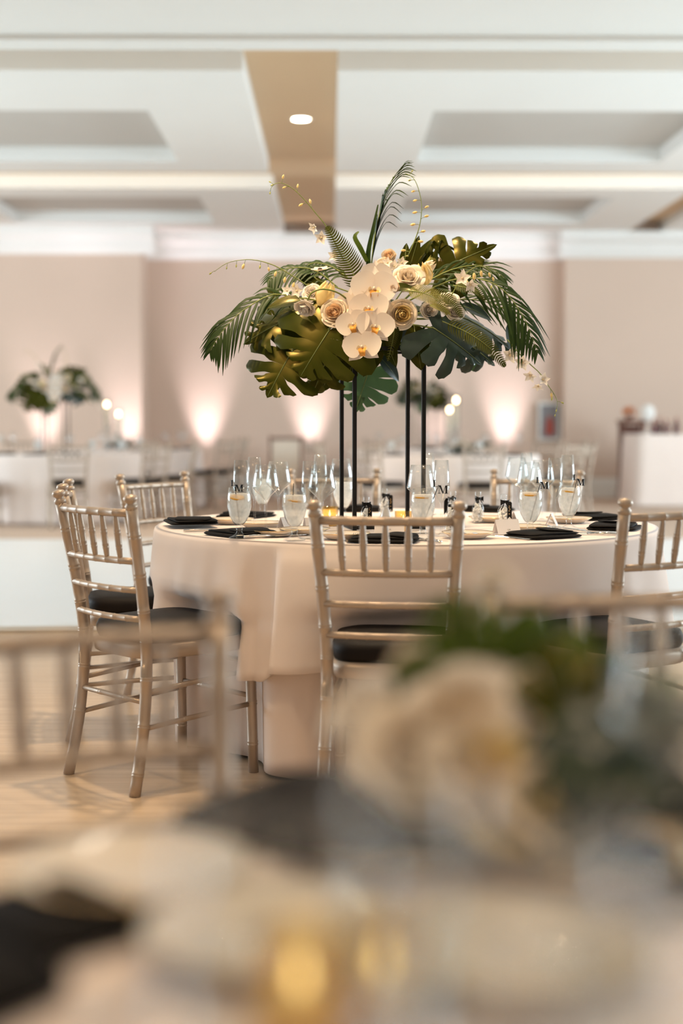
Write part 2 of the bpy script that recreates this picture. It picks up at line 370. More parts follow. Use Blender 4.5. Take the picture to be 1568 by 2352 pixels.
def make_chair(loc, rz, label, group):
    t = thing('ballroom_chair', label, 'chair', loc, rz, group)
    for s in (-1, 1):
        pts = [(s * .188, -.262, 0), (s * .180, -.222, .20), (s * .175, -.205, .42), (s * .182, -.225, .62), (s * .200, -.272, .88)]
        m = bamboo(MB(), pts, .0182, (.10, .26, .42, .56, .68, .80, .90), 10, 14)
        top = V(pts[-1]); ax = V((s * .018, -.047, .26)).normalized(); M = frame(top, ax.orthogonal(), ax)
        m.lathe([(.0182, -.006), (.0195, .002), (.0195, .006), (.0150, .010), (.0135, .015), (.0205, .021), (.0225, .028), (.018, .036), (.006, .040)], 12, M, True)
        m.build('rear_leg', 'gilt', t)
        bamboo(MB(), [(s * .195, .195, 0), (s * .192, .19, .22), (s * .19, .185, .435)], .0165, (.25, .52, .8), 10, 4, r1=.018).build('front_leg', 'gilt', t)
    def rail(z, r, name, k=5):
        xx = .175 + (z - .42) / .46 * .025 - .008; yy = -.205 - (z - .42) * .147
        pts = [(xx * a, yy - .022 * (1 - a * a), z) for a in (-1, -.66, -.33, 0, .33, .66, 1)]
        bamboo(MB(), pts, r, [(i + 1) / (k + 1) for i in range(k)], 8, 8, False).build(name, 'gilt', t)
        return lambda a: V((xx * a, yy - .022 * (1 - a * a), z))
    a = rail(.862, .0125, 'top_rail'); b = rail(.715, .0108, 'back_rail'); rail(.625, .0100, 'back_rail'); rail(.535, .0098, 'back_rail')
    sp = None
    for i in range(5):
        u = (i + 1) / 3 - 1
        bamboo(MB(), [a(u), a(u).lerp(b(u), .5), b(u)], .0068, (.40, .70), 8, 6, True, .0068, .55).build('spindle', 'gilt', t)
    def outline(g, f=1):      # rounded seat plan, wider in front
        q = []
        for k in range(28):
            th = 2 * pi * k / 28; cx = abs(cos(th)) ** .45 * (1 if cos(th) > 0 else -1); cy = abs(sin(th)) ** .45 * (1 if sin(th) > 0 else -1)
            q.append((cx * (.186 + .016 * cy) * g, cy * .198 * g - .004))
        return q
    def loft(levels):
        m = MB(); n = 28; vs = [(x, y, z) for g, z in levels for x, y in outline(g)]; k = len(levels)
        return m.add(vs, [(i * n + j, i * n + (j + 1) % n, (i + 1) * n + (j + 1) % n, (i + 1) * n + j) for i in range(k - 1) for j in range(n)] + [tuple(range(n))[::-1], tuple(range((k - 1) * n, k * n))])
    loft([(1.0, .405), (1.03, .41), (1.04, .435), (1.0, .452)]).build('seat_frame', 'gilt', t)
    loft([(.97, .452), (1.0, .465), (1.01, .485), (.97, .503), (.8, .512), (.4, .516)]).build('cushion', 'cushion', t)
    for s in (-1, 1):
        for z in (.325, .215):
            bamboo(MB(), [(s * .18, -.215, z - .015), (s * .186, 0, z), (s * .192, .19, z + .01)], .0085, (.35, .7), 8, 3).build('side_stretcher', 'gilt', t)
    for z in (.36, .25): bamboo(MB(), [(-.19, .19, z), (0, .19, z), (.19, .19, z)], .0085, (.33, .67), 8, 3).build('front_stretcher', 'gilt', t)
    bamboo(MB(), [(-.18, -.215, .28), (0, -.215, .28), (.18, -.215, .28)], .0085, (.33, .67), 8, 3).build('rear_stretcher', 'gilt', t)
    return t

CHAIR = None
def chair(loc, rz, label, group=None):
    """loc is the seat centre on the floor; rz turns the facing direction (+y) about z"""
    global CHAIR
    loc = V((loc[0], loc[1], 0))
    if CHAIR is None: CHAIR = make_chair(loc, rz, label, group); return CHAIR
    return clone(CHAIR, label, loc, rz, 1, group)
def chair_at(c, ang, r, label, group=None, turn=0):
    a = rad(ang); p = V((c[0] + r * cos(a), c[1] + r * sin(a), 0))
    return chair(p, a + pi / 2 + rad(turn), label, group)

# ------------------------------------------------------------------ round tables and their cloths
TC = W(.235, 5.22)
def round_table(c, R, label, group=None):
    t = thing('round_table', label, 'table', (c[0], c[1], 0), 0, group)
    MB().lathe([(.001, .725), (R - .01, .725), (R, .73), (R, .752), (R - .005, .756), (.001, .756)], 40).build('tabletop', 'pine', t)
    for k in range(4):
        a = pi / 4 + k * pi / 2
        MB().tube([(cos(a) * R * .68, sin(a) * R * .68, 0.02), (cos(a) * R * .6, sin(a) * R * .6, .725)], .016, 8).build('leg', 'black', t)
    return t
def cloth(c, R, label, hem=.012, ztop=.758, fold=.03, nf=17, group=None, name='tablecloth', seed=1, rfun=None, hfun=None, n=144, flare=.035, mt='cloth'):
    r_ = random.Random(seed); ph = [r_.uniform(0, 6.28) for _ in range(4)]; m = MB()
    def fold_at(th):
        return .5 * sin(nf * th + ph[0] + .8 * sin(3 * th + ph[1])) + .3 * sin((nf // 2) * th + ph[2]) + .2 * sin(2.3 * nf * th + ph[3])
    rows = [('t', k) for k in (.0005, .5, .9, .97, .992)] + [('e', k) for k in (0, 1, 2)] + [('s', k / 14) for k in range(1, 15)]
    def fn(i, j):
        th = 2 * pi * i; kind, k = rows[int(round(j * (len(rows) - 1)))]
        if kind == 't': return V((R * k * cos(th), R * k * sin(th), ztop + .0006 * (1 - k)))
        if kind == 'e':
            q = (.15, .55, 1)[k] * pi / 2; rr = R - .012 + .016 * sin(q); z = ztop - .016 * (1 - cos(q))
            return V((rr * cos(th), rr * sin(th), z))
        h = hfun(th) if hfun else hem
        z = (ztop - .016) + (h - ztop + .016) * k
        rr = R + .004 + flare * k + fold * fold_at(th) * k ** .8
        if rfun: rr += rfun(th, k)
        return V((rr * cos(th), rr * sin(th), z))
    m.grid(fn, n, len(rows) - 1, True)
    o = m.build(name, mt, None, Matrix.Translation((c[0], c[1], 0)))
    so = o.modifiers.new('thickness', 'SOLIDIFY'); so.thickness = .0015; so.offset = 1
    return tag(o, label, 'tablecloth', group)
round_table(TC, .87, 'round table under the layered cloths, carrying the tall black flower stand')
CH = (265.5, 219, 180, 141, 101.5, 60, 304.5)
def dent(th, k, k0, k1):      # the chair seats press the cloth in
    d = math.degrees(th) % 360
    return -.125 * ss(k0, k1, k) * sum(math.exp(-((d - c) / 14.5) ** 4) for c in CH)
def over_r(th, k):
    d = math.degrees(th) % 360
    a = .075 * ss(241.4, 242.6, d) * (1 - ss(243, 290, d)) * (k ** .5) + dent(th, k, .46, .60)          # free edge of the pleat lies over its neighbour
    a += .055 * ss(224, 233, d) * (1 - ss(233.5, 236, d)) * k
    a += .035 * math.exp(-((d - 12) / 10) ** 2) * k + .045 * math.exp(-((d - 338) / 9) ** 2) * k + .02 * math.exp(-((d - 318) / 4) ** 2) * k
    a += .03 * math.exp(-((d - 200) / 8) ** 2) * k + .015 * math.exp(-((d - 214) / 2.5) ** 2) * k + .012 * math.exp(-((d - 222) / 2) ** 2) * k
    return a
def over_h(th):
    d = math.degrees(th) % 360
    return .365 + .012 * sin(th * 4 + 1) - .035 * ss(225, 233, d) * (1 - ss(238, 242, d)) + .01 * ss(242, 242.6, d) * (1 - ss(250, 262, d))
cloth(TC, .885, 'floor-length white under-cloth of the centre table with the tall black flower stand', .012, .7565, .018, 15, seed=3, flare=-.01, mt='under', rfun=lambda th, k: dent(th, k, .22, .31), n=288)
cloth(TC, .914, 'short pinkish white over-cloth with a loose pleat hanging on the centre table', 0, .7600, .011, 11, name='table_overlay', seed=5, rfun=over_r, hfun=over_h, n=360, flare=.03)
ZT = .762

mc = 'chairs around the centre table'
chair_at(TC, 265.5, 1.035, 'champagne ballroom chair, back square to the camera, at the front of the centre table', turn=-4)
chair_at(TC, 219, 1.03, 'champagne ballroom chair in profile at the near left of the centre table', turn=3)
chair_at(TC, 180, .965, 'champagne ballroom chair seen edge-on behind the profile chair left of the centre table', turn=7.5)
chair_at(TC, 141, 1.03, 'pale ballroom chair at the far left of the centre table', turn=4)
chair_at(TC, 101.5, 1.03, 'champagne ballroom chair seen between the black stand legs behind the centre table')
chair_at(TC, 60, 1.03, 'champagne ballroom chair half hidden behind the right cluster of stemware', turn=2)
chair_at(TC, 304.5, 1.03, 'champagne ballroom chair cut by the right picture edge beside the centre table', turn=-2)

# ------------------------------------------------------------------ tableware prototypes
def double(prof, w=.0011):
    return prof + [(max(.0005, r - w), z) for r, z in prof[::-1]]
def make_wine(label, loc):
    t = thing('wine_glass', label, 'wine glass', loc)
    MB().lathe([(.001, 0), (.034, 0), (.036, .001), (.034, .003), (.012, .0055), (.005, .01), (.001, .011)], 24).build('foot', 'glass', t)
    MB().lathe([(.005, .009), (.0036, .02), (.0034, .06), (.0038, .1), (.006, .109)], 12).build('stem', 'glass', t)
    MB().lathe(double([(.006, .109), (.019, .124), (.034, .138), (.045, .149), (.0465, .154), (.0452, .162), (.0395, .195), (.0335, .2285)]), 32).build('bowl', 'glass', t)
    return t
def make_flute(label, loc):
    t = thing('champagne_flute', label, 'champagne flute', loc)
    MB().lathe([(.001, 0), (.032, 0), (.034, .001), (.032, .003), (.011, .0055), (.005, .01), (.001, .011)], 24).build('foot', 'glass', t)
    MB().lathe([(.005, .009), (.0036, .02), (.0034, .06), (.0038, .1), (.006, .109)], 12).build('stem', 'glass', t)
    MB().lathe(double([(.006, .109), (.0125, .12), (.021, .138), (.0268, .155), (.0272, .165), (.0255, .195), (.0218, .248)]), 28).build('bowl', 'glass', t)
    return t
def make_goblet(label, loc):
    t = thing('water_goblet', label, 'water goblet', loc)
    MB().lathe([(.001, 0), (.034, 0), (.035, .002), (.024, .006), (.013, .013), (.009, .02), (.010, .026), (.012, .031), (.0085, .037), (.011, .042), (.02, .049)], 24).build('foot', 'glass', t)
    MB().lathe(double([(.012, .043), (.022, .052), (.032, .072), (.0385, .1), (.0392, .115), (.037, .138), (.0335, .162)], .0013), 32).build('bowl', 'glass', t)
    MB().lathe([(.001, .046), (.012, .047), (.021, .0545), (.0305, .074), (.037, .1), (.0377, .115), (.0362, .136), (.035, .142), (.001, .1425)], 28).build('icy_water', 'water', t)
    return t
def make_lemon(label, loc, rz):
    t = thing('lemon_slice', label, 'lemon slice', loc, rz)
    MB().lathe([(.001, 0), (.020, 0), (.0235, .0005), (.0235, .0045), (.020, .005), (.001, .005)], 20).build('flesh', 'lemon', t)
    return t
LET_L = [[(.12, 0), (.32, 0), (.32, 1), (.12, 1)], [(0, 0), (.85, 0), (.85, .07), (0, .07)], [(.76, .07), (.85, .07), (.85, .32), (.81, .32)], [(0, .94), (.45, .94), (.45, 1), (0, 1)]]
LET_M = [[(.13, 0), (.19, 0), (.19, 1), (.13, 1)], [(.13, 1), (.36, 1), (.70, .05), (.58, 0)], [(.58, 0), (.66, .06), (1.0, 1), (.93, 1)], [(.93, 0), (1.14, 0), (1.14, 1), (.93, 1)],
         [(0, 0), (.34, 0), (.34, .06), (0, .06)], [(.80, 0), (1.27, 0), (1.27, .06), (.80, .06)], [(0, .94), (.3, .94), (.3, 1), (0, 1)], [(.98, .94), (1.27, .94), (1.27, 1), (.98, 1)]]
def stirrer(px, py, d, yaw, base, label, k=1):
    """black monogram stick: letters L and M at the head, stick down into the drink"""
    p = at_y(px, py, d); t = thing('drink_stirrer', label, 'drink stirrer', p, yaw)
    h = .021 * k
    for nm, lt, dx, dz, hh in (('letter_l', LET_L, -.016 * k, .0035, h * .95), ('letter_m', LET_M, -.001 * k, -.016 * k, h * 1.15)):
        m = MB()
        for poly in lt: m.prism([(x * hh + dx, z * hh + dz) for x, z in poly], .003)
        m.build(nm, 'black', t, None, False)
    e = Matrix.Rotation(-yaw, 3, 'Z') @ (V((base[0], base[1], ZT + .05)) - p)
    MB().tube([(-.001, 0, .002), e], .0014, 6).build('stick', 'black', t)
    return t

GL = {}
def glassware(kind, px, py, label, group=None):
    zr = {'wine': .2285, 'flute': .248, 'goblet': .162}[kind]
    p = at_z(px, py, ZT + zr); loc = V((p.x, p.y, ZT + .0005))
    if kind not in GL: GL[kind] = {'wine': make_wine, 'flute': make_flute, 'goblet': make_goblet}[kind](label, loc); o = GL[kind]
    else: o = clone(GL[kind], label, loc, rnd.uniform(0, 6))
    return o
gw = {}
for i, (k, px, py, lab) in enumerate((
    ('flute', 553, 1057, 'leftmost tall champagne flute, empty, above the monogram stick'),
    ('flute', 584, 1050, 'champagne flute just behind the leftmost flute'),
    ('wine', 610, 1067, 'angular wine glass in front in the left cluster of stemware'),
    ('wine', 639, 1060, 'angular wine glass at the back of the left cluster of stemware'),
    ('flute', 711, 1059, 'champagne flute beside the icy goblet left of the front chair'),
    ('wine', 739, 1069, 'angular wine glass directly above the left finial of the front chair'),
    ('flute', 735, 1045, 'champagne flute standing behind the wine glass above the left finial'),
    ('wine', 783, 1054, 'angular wine glass partly behind the leftmost stand leg'),
    ('wine', 966, 1068, 'wide wine glass in front of the black stand leg behind an icy goblet'),
    ('flute', 1014, 1057, 'champagne flute right of the black stand with a monogram stick before it'),
    ('flute', 983, 1040, 'faint champagne flute behind the rightmost stand leg'),
    ('wine', 1187, 1051, 'leftmost wine glass of the right cluster, set far back'),
    ('wine', 1216, 1062, 'wine glass rising over the goblet with the long lemon slice at right'),
    ('flute', 1209, 1040, 'tall flute at the back left of the right cluster'),
    ('wine', 1245, 1057, 'wine glass at the middle of the right cluster, mostly hidden'),
    ('flute', 1274, 1052, 'champagne flute in front in the right cluster of stemware'),
    ('flute', 1303, 1045, 'rightmost champagne flute, behind the goblet at the right'),
    ('goblet', 549, 1120, 'icy water goblet at the left under the leftmost flute'),
    ('goblet', 676, 1123, 'icy water goblet with a dark stick tip left of the front chair'),
    ('goblet', 971, 1122, 'icy water goblet right of the black stand legs, lemon near its rim'),
    ('goblet', 1218, 1117, 'frosted icy goblet behind the flat napkin at the right'),
    ('goblet', 1307, 1108, 'icy water goblet at the far right of the stemware'),
    ('goblet', 788, 1096, 'icy goblet behind the leftmost legs of the black stand'),
    ('goblet', 602, 1090, 'small far goblet between the stems of the left cluster'))):
    gw[k, px] = glassware(k, px, py, lab)
LEM = None
for px, dz, rz, tilt, lab in ((549, .128, 0, 14, 'lemon slice in the leftmost icy goblet'), (676, .122, 1, 7, 'lemon slice in the goblet left of the front chair'),
                       (971, .130, 2, 4, 'lemon slice in the goblet right of the black stand'), (1218, .132, 0, 5, 'lemon slice in the frosted goblet behind the flat napkin'),
                       (1307, .128, 1, 5, 'lemon slice in the goblet at the far right')):
    g = gw['goblet', px].location; c = V((g.x + rnd.uniform(-.006, .006), g.y - .0145, g.z + dz))
    if LEM is None: LEM = o = make_lemon(lab, c, rz)
    else: o = clone(LEM, lab, c, rz)
    o.rotation_euler = (rad(tilt), rad(tilt * .4), rz)
def gy(px): return gw['goblet', px].location
stirrer(540, 1119, gy(549).y - .03, rad(28), gy(549), 'black monogram stick in the leftmost icy goblet', .95)
stirrer(1006, 1121, gy(971).y - .03, rad(-12), gy(971), 'black monogram stick in the goblet right of the black stand', 1.08)
stirrer(1241, 1112, gy(1218).y - .03, rad(-30), gy(1218), 'black monogram stick leaning right in the frosted goblet', .95)
stirrer(1325, 1105, gy(1307).y - .03, rad(-35), gy(1307), 'black monogram stick in the rightmost icy goblet', .95)
o = thing('drink_stirrer', 'plain dark stick tip standing in the goblet left of the front chair', 'drink stirrer', at_y(674, 1125, gy(676).y - .01), 0)
MB().tube([(0, 0, .02), (-.004, 0, -.06)], .0013, 6).build('stick', 'black', o)

# folded satin napkins
def make_napkin(label, loc, rz):
    t = thing('napkin', label, 'napkin', loc, rz)
    def pad(w, d, h, z0, seed, pinch=0.0):
        r_ = random.Random(seed); a, b = r_.uniform(0, 6), r_.uniform(0, 6); n = 24; m = MB()
        def q(i, j):
            th = 2 * pi * i; e = lambda v: abs(v) ** .25 * (1 if v > 0 else -1)
            v = [0, .0, .25, .5, .75, 1, 1][int(round(j * 6))]; sc = (.01, .96, 1.0, 1.02, 1.0, .95, .01)[int(round(j * 6))]
            x, y = e(cos(th)) * w / 2 * sc, e(sin(th)) * d / 2 * sc
            y *= 1 - pinch * abs(x / (w / 2)) ** 2
            hh = h * (.80 + .20 * sin(x * 26 + a) * cos(y * 30 + b)) * (1 - .35 * abs(x / (w / 2)) ** 3)
            return V((x, y, z0 + v * hh))
        return m.grid(q, n, 6, True)
    pad(.21, .17, .013, 0, 1).build('lower_fold', 'napkin', t)
    pad(.205, .15, .012, .0085, 2).build('upper_fold', 'napkin', t, Matrix.Translation((.004, .006, 0)) @ Matrix.Rotation(.05, 4, 'Z'))
    f = pad(.09, .13, .006, .0185, 3, .15); f.build('corner_flap', 'napkin', t, Matrix.Translation((.05, .002, 0)) @ Matrix.Rotation(-.25, 4, 'Z') @ Matrix.Rotation(.06, 4, 'Y'))
    return t
NAP = None
def napkin(loc, rz, label, group=None, scale=1):
    global NAP
    if NAP is None: NAP = make_napkin(label, loc, rz); return NAP
    return clone(NAP, label, loc, rz, scale, group)
for px, py, ang, lab in ((512, 1232, 222, 'black satin napkin lying nearest the left end of the centre table'), (880, 1244, 266, 'black satin napkin seen through the spindles of the front chair'),
                     (1246, 1233, 306, 'flat black napkin beside the fork at the right front of the centre table'), (420, 1209, 182, 'black napkin on a plate at the left edge of the centre table'),
                     (566, 1187, 142, 'black napkin behind the left stemware'), (838, 1173, 101, 'black napkin behind the black stand legs'),
                     (1140, 1170, 62, 'dark napkin behind the favour bottles at the right'), (1360, 1191, 20, 'black napkin at the far right rim of the centre table'),
                     (1412, 1214, 341, 'rumpled black napkin just left of the right-hand chair post')):
    p = at_z(px, py, ZT); a = rad(ang); d = V((p.x - TC.x, p.y - TC.y)); r = min(d.length, .79); d = d.normalized() * r
    napkin((TC.x + d.x, TC.y + d.y, ZT + (.012 if px in (420,) else .001)), math.atan2(d.y, d.x) + pi / 2 + rnd.uniform(-.1, .1), lab)

# plates
def make_plate(label, loc, m='china'):
    t = thing('bread_plate', label, 'plate', loc)
    MB().lathe([(.001, .003), (.045, .003), (.052, .001), (.055, .0), (.058, .003), (.083, .017), (.084, .0185), (.081, .0185), (.055, .0065), (.001, .006)], 32).build('dish', m, t)
    MB().lathe([(.0825, .0168), (.0848, .0178), (.0845, .0195), (.0815, .0192)], 32).build('gold_rim', 'gold', t)
    return t
PL = None
def plate(p, label, group=None, scale=1):
    global PL
    if PL is None: PL = make_plate(label, p); return PL
    return clone(PL, label, p, 0, scale, group)
for px, py, lab in ((626, 1223, 'cream bread plate between the left stemware and the goblet'), (600, 1205, 'cream bread plate behind the leftmost goblet stem'), (700, 1219, 'cream bread plate with a card leaning on it, left of the front chair post'),
                    (790, 1230, 'cream bread plate showing between the front chair post and its first spindle'), (1074, 1228, 'cream bread plate behind the right post of the front chair'),
                    (1200, 1213, 'cream bread plate under the frosted goblet'), (1127, 1192, 'far white plate behind the favour bottles'), (1306, 1194, 'plate under the rightmost goblet')):
    p = at_z(px, py, ZT + .01); plate((p.x, p.y, ZT + .0005), lab)
plate((TC.x - .64, TC.y - .02, ZT + .0005), 'cream plate under the napkin at the left edge of the centre table')

# cutlery
def make_fork(label, loc, rz):
    t = thing('fork', label, 'fork', loc, rz)
    f = spline([(0, -.10, .003), (0, -.03, .006), (0, .03, .010), (0, .055, .006)])
    m = MB(); m.grid(lambda i, j: f(j) + V(((i - .5) * (.016 - .010 * ss(0, .4, j) + .017 * ss(.75, 1, j)), 0, -.002 * (2 * i - 1) ** 2)), 4, 14); m.build('handle', 'steel', t)
    for k in range(4):
        x = -.0093 + .0062 * k
        MB().tube([(x, .053, .006), (x * 1.05, .075, .0065), (x * 1.05, .100, .014)], [.0019, .0017, .0009], 6).build('tine', 'steel', t)
    return t
def make_knife(label, loc, rz):
    t = thing('table_knife', label, 'knife', loc, rz)
    MB().tube([(0, -.11, .004), (0, -.06, .005), (0, .0, .004)], [.006, .007, .005], 8, True, .6).build('handle', 'steel', t)
    m = MB(); m.prism([(-.006, 0), (.007, 0), (.0085, .08), (.003, .112), (-.006, .10)], .0016, Matrix.Translation((0, 0, .004)) @ Matrix.Rotation(-pi / 2, 4, 'X')); m.build('blade', 'steel', t)
    return t
FK = KN = None
def keep(p, rz):      # whole length stays on the table top
    e = max((p + Matrix.Rotation(rz, 3, 'Z') @ V((0, k, 0)) - TC).xy.length for k in (-.115, .115))
    if e > .885: q = p - TC; q.z = 0; p = p - q.normalized() * (e - .885)
    p.z = ZT + .001; return p
def fork(px, py, rz, lab):
    global FK
    p = keep(at_z(px, py, ZT), rz)
    if FK is None: FK = make_fork(lab, p, rz)
    else: clone(FK, lab, p, rz)
def knife(px, py, rz, lab):
    global KN
    p = keep(at_z(px, py, ZT), rz)
    if KN is None: KN = make_knife(lab, p, rz)
    else: clone(KN, lab, p, rz)
fork(1122, 1234, rad(62), 'front fork with bright tines left of the flat napkin at the right')
fork(1152, 1237, rad(58), 'second fork beside the bright-tined fork, under the card at the right')
fork(783, 1243, rad(10), 'fork with upright tines seen beside the first spindle of the front chair')
fork(803, 1243, rad(-8), 'fork next to the napkin behind the front chair spindles')
fork(1290, 1216, rad(48), 'fork between the two napkins at the right of the table')
fork(1305, 1219, rad(42), 'fork lying outermost between the two right napkins')
knife(1370, 1228, rad(75), 'table knife with its handle end left of the right-hand chair post')
knife(1385, 1230, rad(72), 'second table knife at the right rim of the centre table')
knife(560, 1239, rad(-66), 'table knife along the front edge of the left napkin')
knife(605, 1237, rad(-62), 'table knife tip pointing from the left napkin to the goblet')
knife(415, 1225, rad(-78), 'knife handle lying out left of the front left napkin')
knife(985, 1248, rad(20), 'spoon-like bright knife under the goblet behind the front chair')

# favour bottles full of mints
def make_bottle(label, loc, rz):
    t = thing('favour_bottle', label, 'favour bottle', loc, rz)
    MB().lathe([(.001, 0), (.020, 0), (.0215, .003), (.0215, .045), (.020, .056), (.0105, .078), (.0085, .084), (.0085, .097)], 20).build('bottle_glass', 'thin', t)
    MB().lathe([(.0095, .094), (.0105, .096), (.0105, .108), (.009, .110), (.001, .110)], 16).build('stopper', 'glass', t)
    r_ = random.Random(4); m = MB()
    for k in range(110):
        a = r_.uniform(0, 6.28); z = .006 + .058 * r_.random(); q = (.0185 if z < .045 else .0185 - (z - .045) * .45) * sqrt(r_.uniform(.35, 1)) - .003
        m.ball((q * cos(a), q * sin(a), z), (.0056, .0056, .0032), 8, 4, Matrix.Rotation(r_.uniform(0, 3), 4, 'X') @ Matrix.Rotation(r_.uniform(0, 3), 4, 'Y'))
    stuff(m.build('mints', 'mint', t))
    m = MB()
    for s in (-1, 1):
        m.grid(lambda i, j: V((s * (.002 + .014 * j), -.011 - .005 * sin(pi * j), .084 + (i - .5) * (.006 + .015 * j) - .002 * j)), 3, 6)
        m.grid(lambda i, j: V((s * (.002 + .013 * j), -.012 - .003 * sin(pi * j), .082 - .026 * j + (i - .5) * .009)), 2, 5)
    m.ball((0, -.012, .084), (.004, .004, .005)); m.lathe([(.0105, .080), (.0112, .084), (.0105, .088)], 14)
    m.build('ribbon_bow', 'ribbon', t)
    g = MB(); g.prism([(-.0075, .081), (-.004, .085), (.004, .085), (.0075, .081), (.0075, .026), (0, .034), (-.0075, .026)], .0008, Matrix.Translation((.012, -.023, 0)) @ Matrix.Rotation(-.4, 4, 'Z'))
    tg = g.build('paper_tag', 'ribbon', t, None, False)
    m = MB(); r_ = random.Random(8)
    for k in range(7): m.box((.012 + r_.uniform(-.002, .002), -.0238, .044 + k * .0052), (.0035, .0004, .0022), -.4)
    m.build('lettering', 'gold', tg, None, False)
    return t
BO = None
for px, py, d, rz, lab in ((841, 1212, 4.93, 0, 'favour bottle with a black bow beside the black stand'), (883, 1190, 5.35, .5, 'favour bottle with a long black tag behind the white shaker'),
                       (1036, 1222, 4.83, .9, 'favour bottle with a big dark bow left of the front chair finial'), (1040, 1200, 5.1, -2.4, 'favour bottle half hidden by the flute right of the stand'),
                       (1097, 1201, 5.12, 2.6, 'favour bottle of white mints with its bow turned away'), (1156, 1210, 5.0, .25, 'favour bottle with a black tag behind the place card at the right')):
    p = at_z(px, py, ZT); loc = (p.x, p.y, ZT + .0005)
    if BO is None: BO = make_bottle(lab, loc, rz)
    else: clone(BO, lab, loc, rz, 1.06)

# amber votives, place cards, shaker
def make_votive(label, loc):
    t = thing('votive_candle', label, 'votive candle', loc)
    MB().lathe(double([(.001, 0), (.026, 0), (.0275, .003), (.0285, .02), (.0300, .068)], .002), 24).build('amber_holder', 'amber', t)
    c = MB().lathe([(.001, .003), (.022, .003), (.022, .030), (.001, .031)], 16).build('wax', 'wax', t)
    MB().lathe([(.0008, .031), (.004, .036), (.0045, .041), (.002, .050), (.0003, .056)], 10).build('flame', 'flame', t)
    return t
VO = None
def votive(p, lab, group=None, scale=1):
    global VO
    if VO is None: VO = make_votive(lab, p); return VO
    return clone(VO, lab, p, rnd.uniform(0, 6), scale, group)
for px, py, lab in ((926, 1220, 'lit amber votive candle behind the top rail of the front chair'), (757, 1207, 'amber votive candle right of the left finial of the front chair')):
    p = at_z(px, py, ZT); votive((p.x, p.y, ZT + .0005), lab)
def card(px, py, rz, label, text=None, wd=.092, h=.05):
    p = at_z(px, py, ZT); t = thing('place_card', label, 'place card', (p.x, p.y, ZT + .0005), rz)
    for s in (-1, 1):
        m = MB(); m.box((0, 0, h / 2), (wd, .0009, h)); a = Matrix.Translation((0, s * .021, 0)) @ Matrix.Rotation(s * .42, 4, 'X')
        o = m.build('panel', 'card', t, a, False)
        if s < 0 and text:
            for tx, sz, z in text:
                cu = bpy.data.curves.new('lettering', 'FONT'); cu.body = tx; cu.size = sz; cu.align_x = 'CENTER'; cu.extrude = .0001; cu.materials.append(MT['ink'])
                tmp = bpy.data.objects.new('lettering', cu); me = bpy.data.meshes.new_from_object(tmp); bpy.data.objects.remove(tmp); bpy.data.curves.remove(cu)
                obj('lettering', me, o, Matrix.Translation((0, -.0007, z)) @ Matrix.Rotation(pi / 2, 4, 'X'))
    return t
card(894, 1224, rad(-3), 'tented place card facing the camera behind the front chair', [('DUNCAN H', .0115, .026), ('LM', .0085, .010)], .10, .048)
card(1163, 1226, rad(24), 'tented place card beside the forks at the right', [('LM', .009, .012)], .088, .052)
card(1190, 1203, rad(60), 'tented place card behind the frosted goblet, side on')
card(663, 1217, rad(50), 'tented place card left of the goblet stem', None, .085, .05)
card(725, 1213, rad(20), 'place card leaning on the bread plate left of the front chair', None, .085, .04)
card(1266, 1208, rad(75), 'narrow place card under the front flute at the right', None, .06, .05)
p = at_z(886, 1205, ZT); t = thing('salt_shaker', 'plain white cone-shaped shaker between two favour bottles', 'shaker', (p.x, p.y, ZT + .0005))
MB().lathe([(.001, 0), (.021, 0), (.022, .003), (.019, .03), (.0135, .052), (.008, .061), (.001, .065)], 20).build('body', 'bone', t)
# ------------------------------------------------------------------ tall flower stand
SC = W(.142, 5.02); SZ = 1.392
st = thing('flower_stand', 'tall slim black metal frame stand carrying the big tropical flower arrangement', 'flower stand', (SC.x, SC.y, ZT), rad(10))
hs = .1215; SH = SZ - ZT; bw = .0135
for sx in (-1, 1):
    for sy in (-1, 1): MB().box((sx * hs, sy * hs, SH / 2), (bw, bw, SH)).build('leg', 'black', st, None, False)
for z in (bw / 2 + .002, SH - bw / 2):
    for s in (-1, 1):
        MB().box((s * hs, 0, z), (bw, 2 * hs - bw, bw)).build('cross_bar', 'black', st, None, False)
        MB().box((0, s * hs, z), (2 * hs - bw, bw, bw)).build('cross_bar', 'black', st, None, False)
MB().box((0, 0, SH - .004), (2 * hs - bw, 2 * hs - bw, .006)).build('top_plate', 'black', st, None, False)

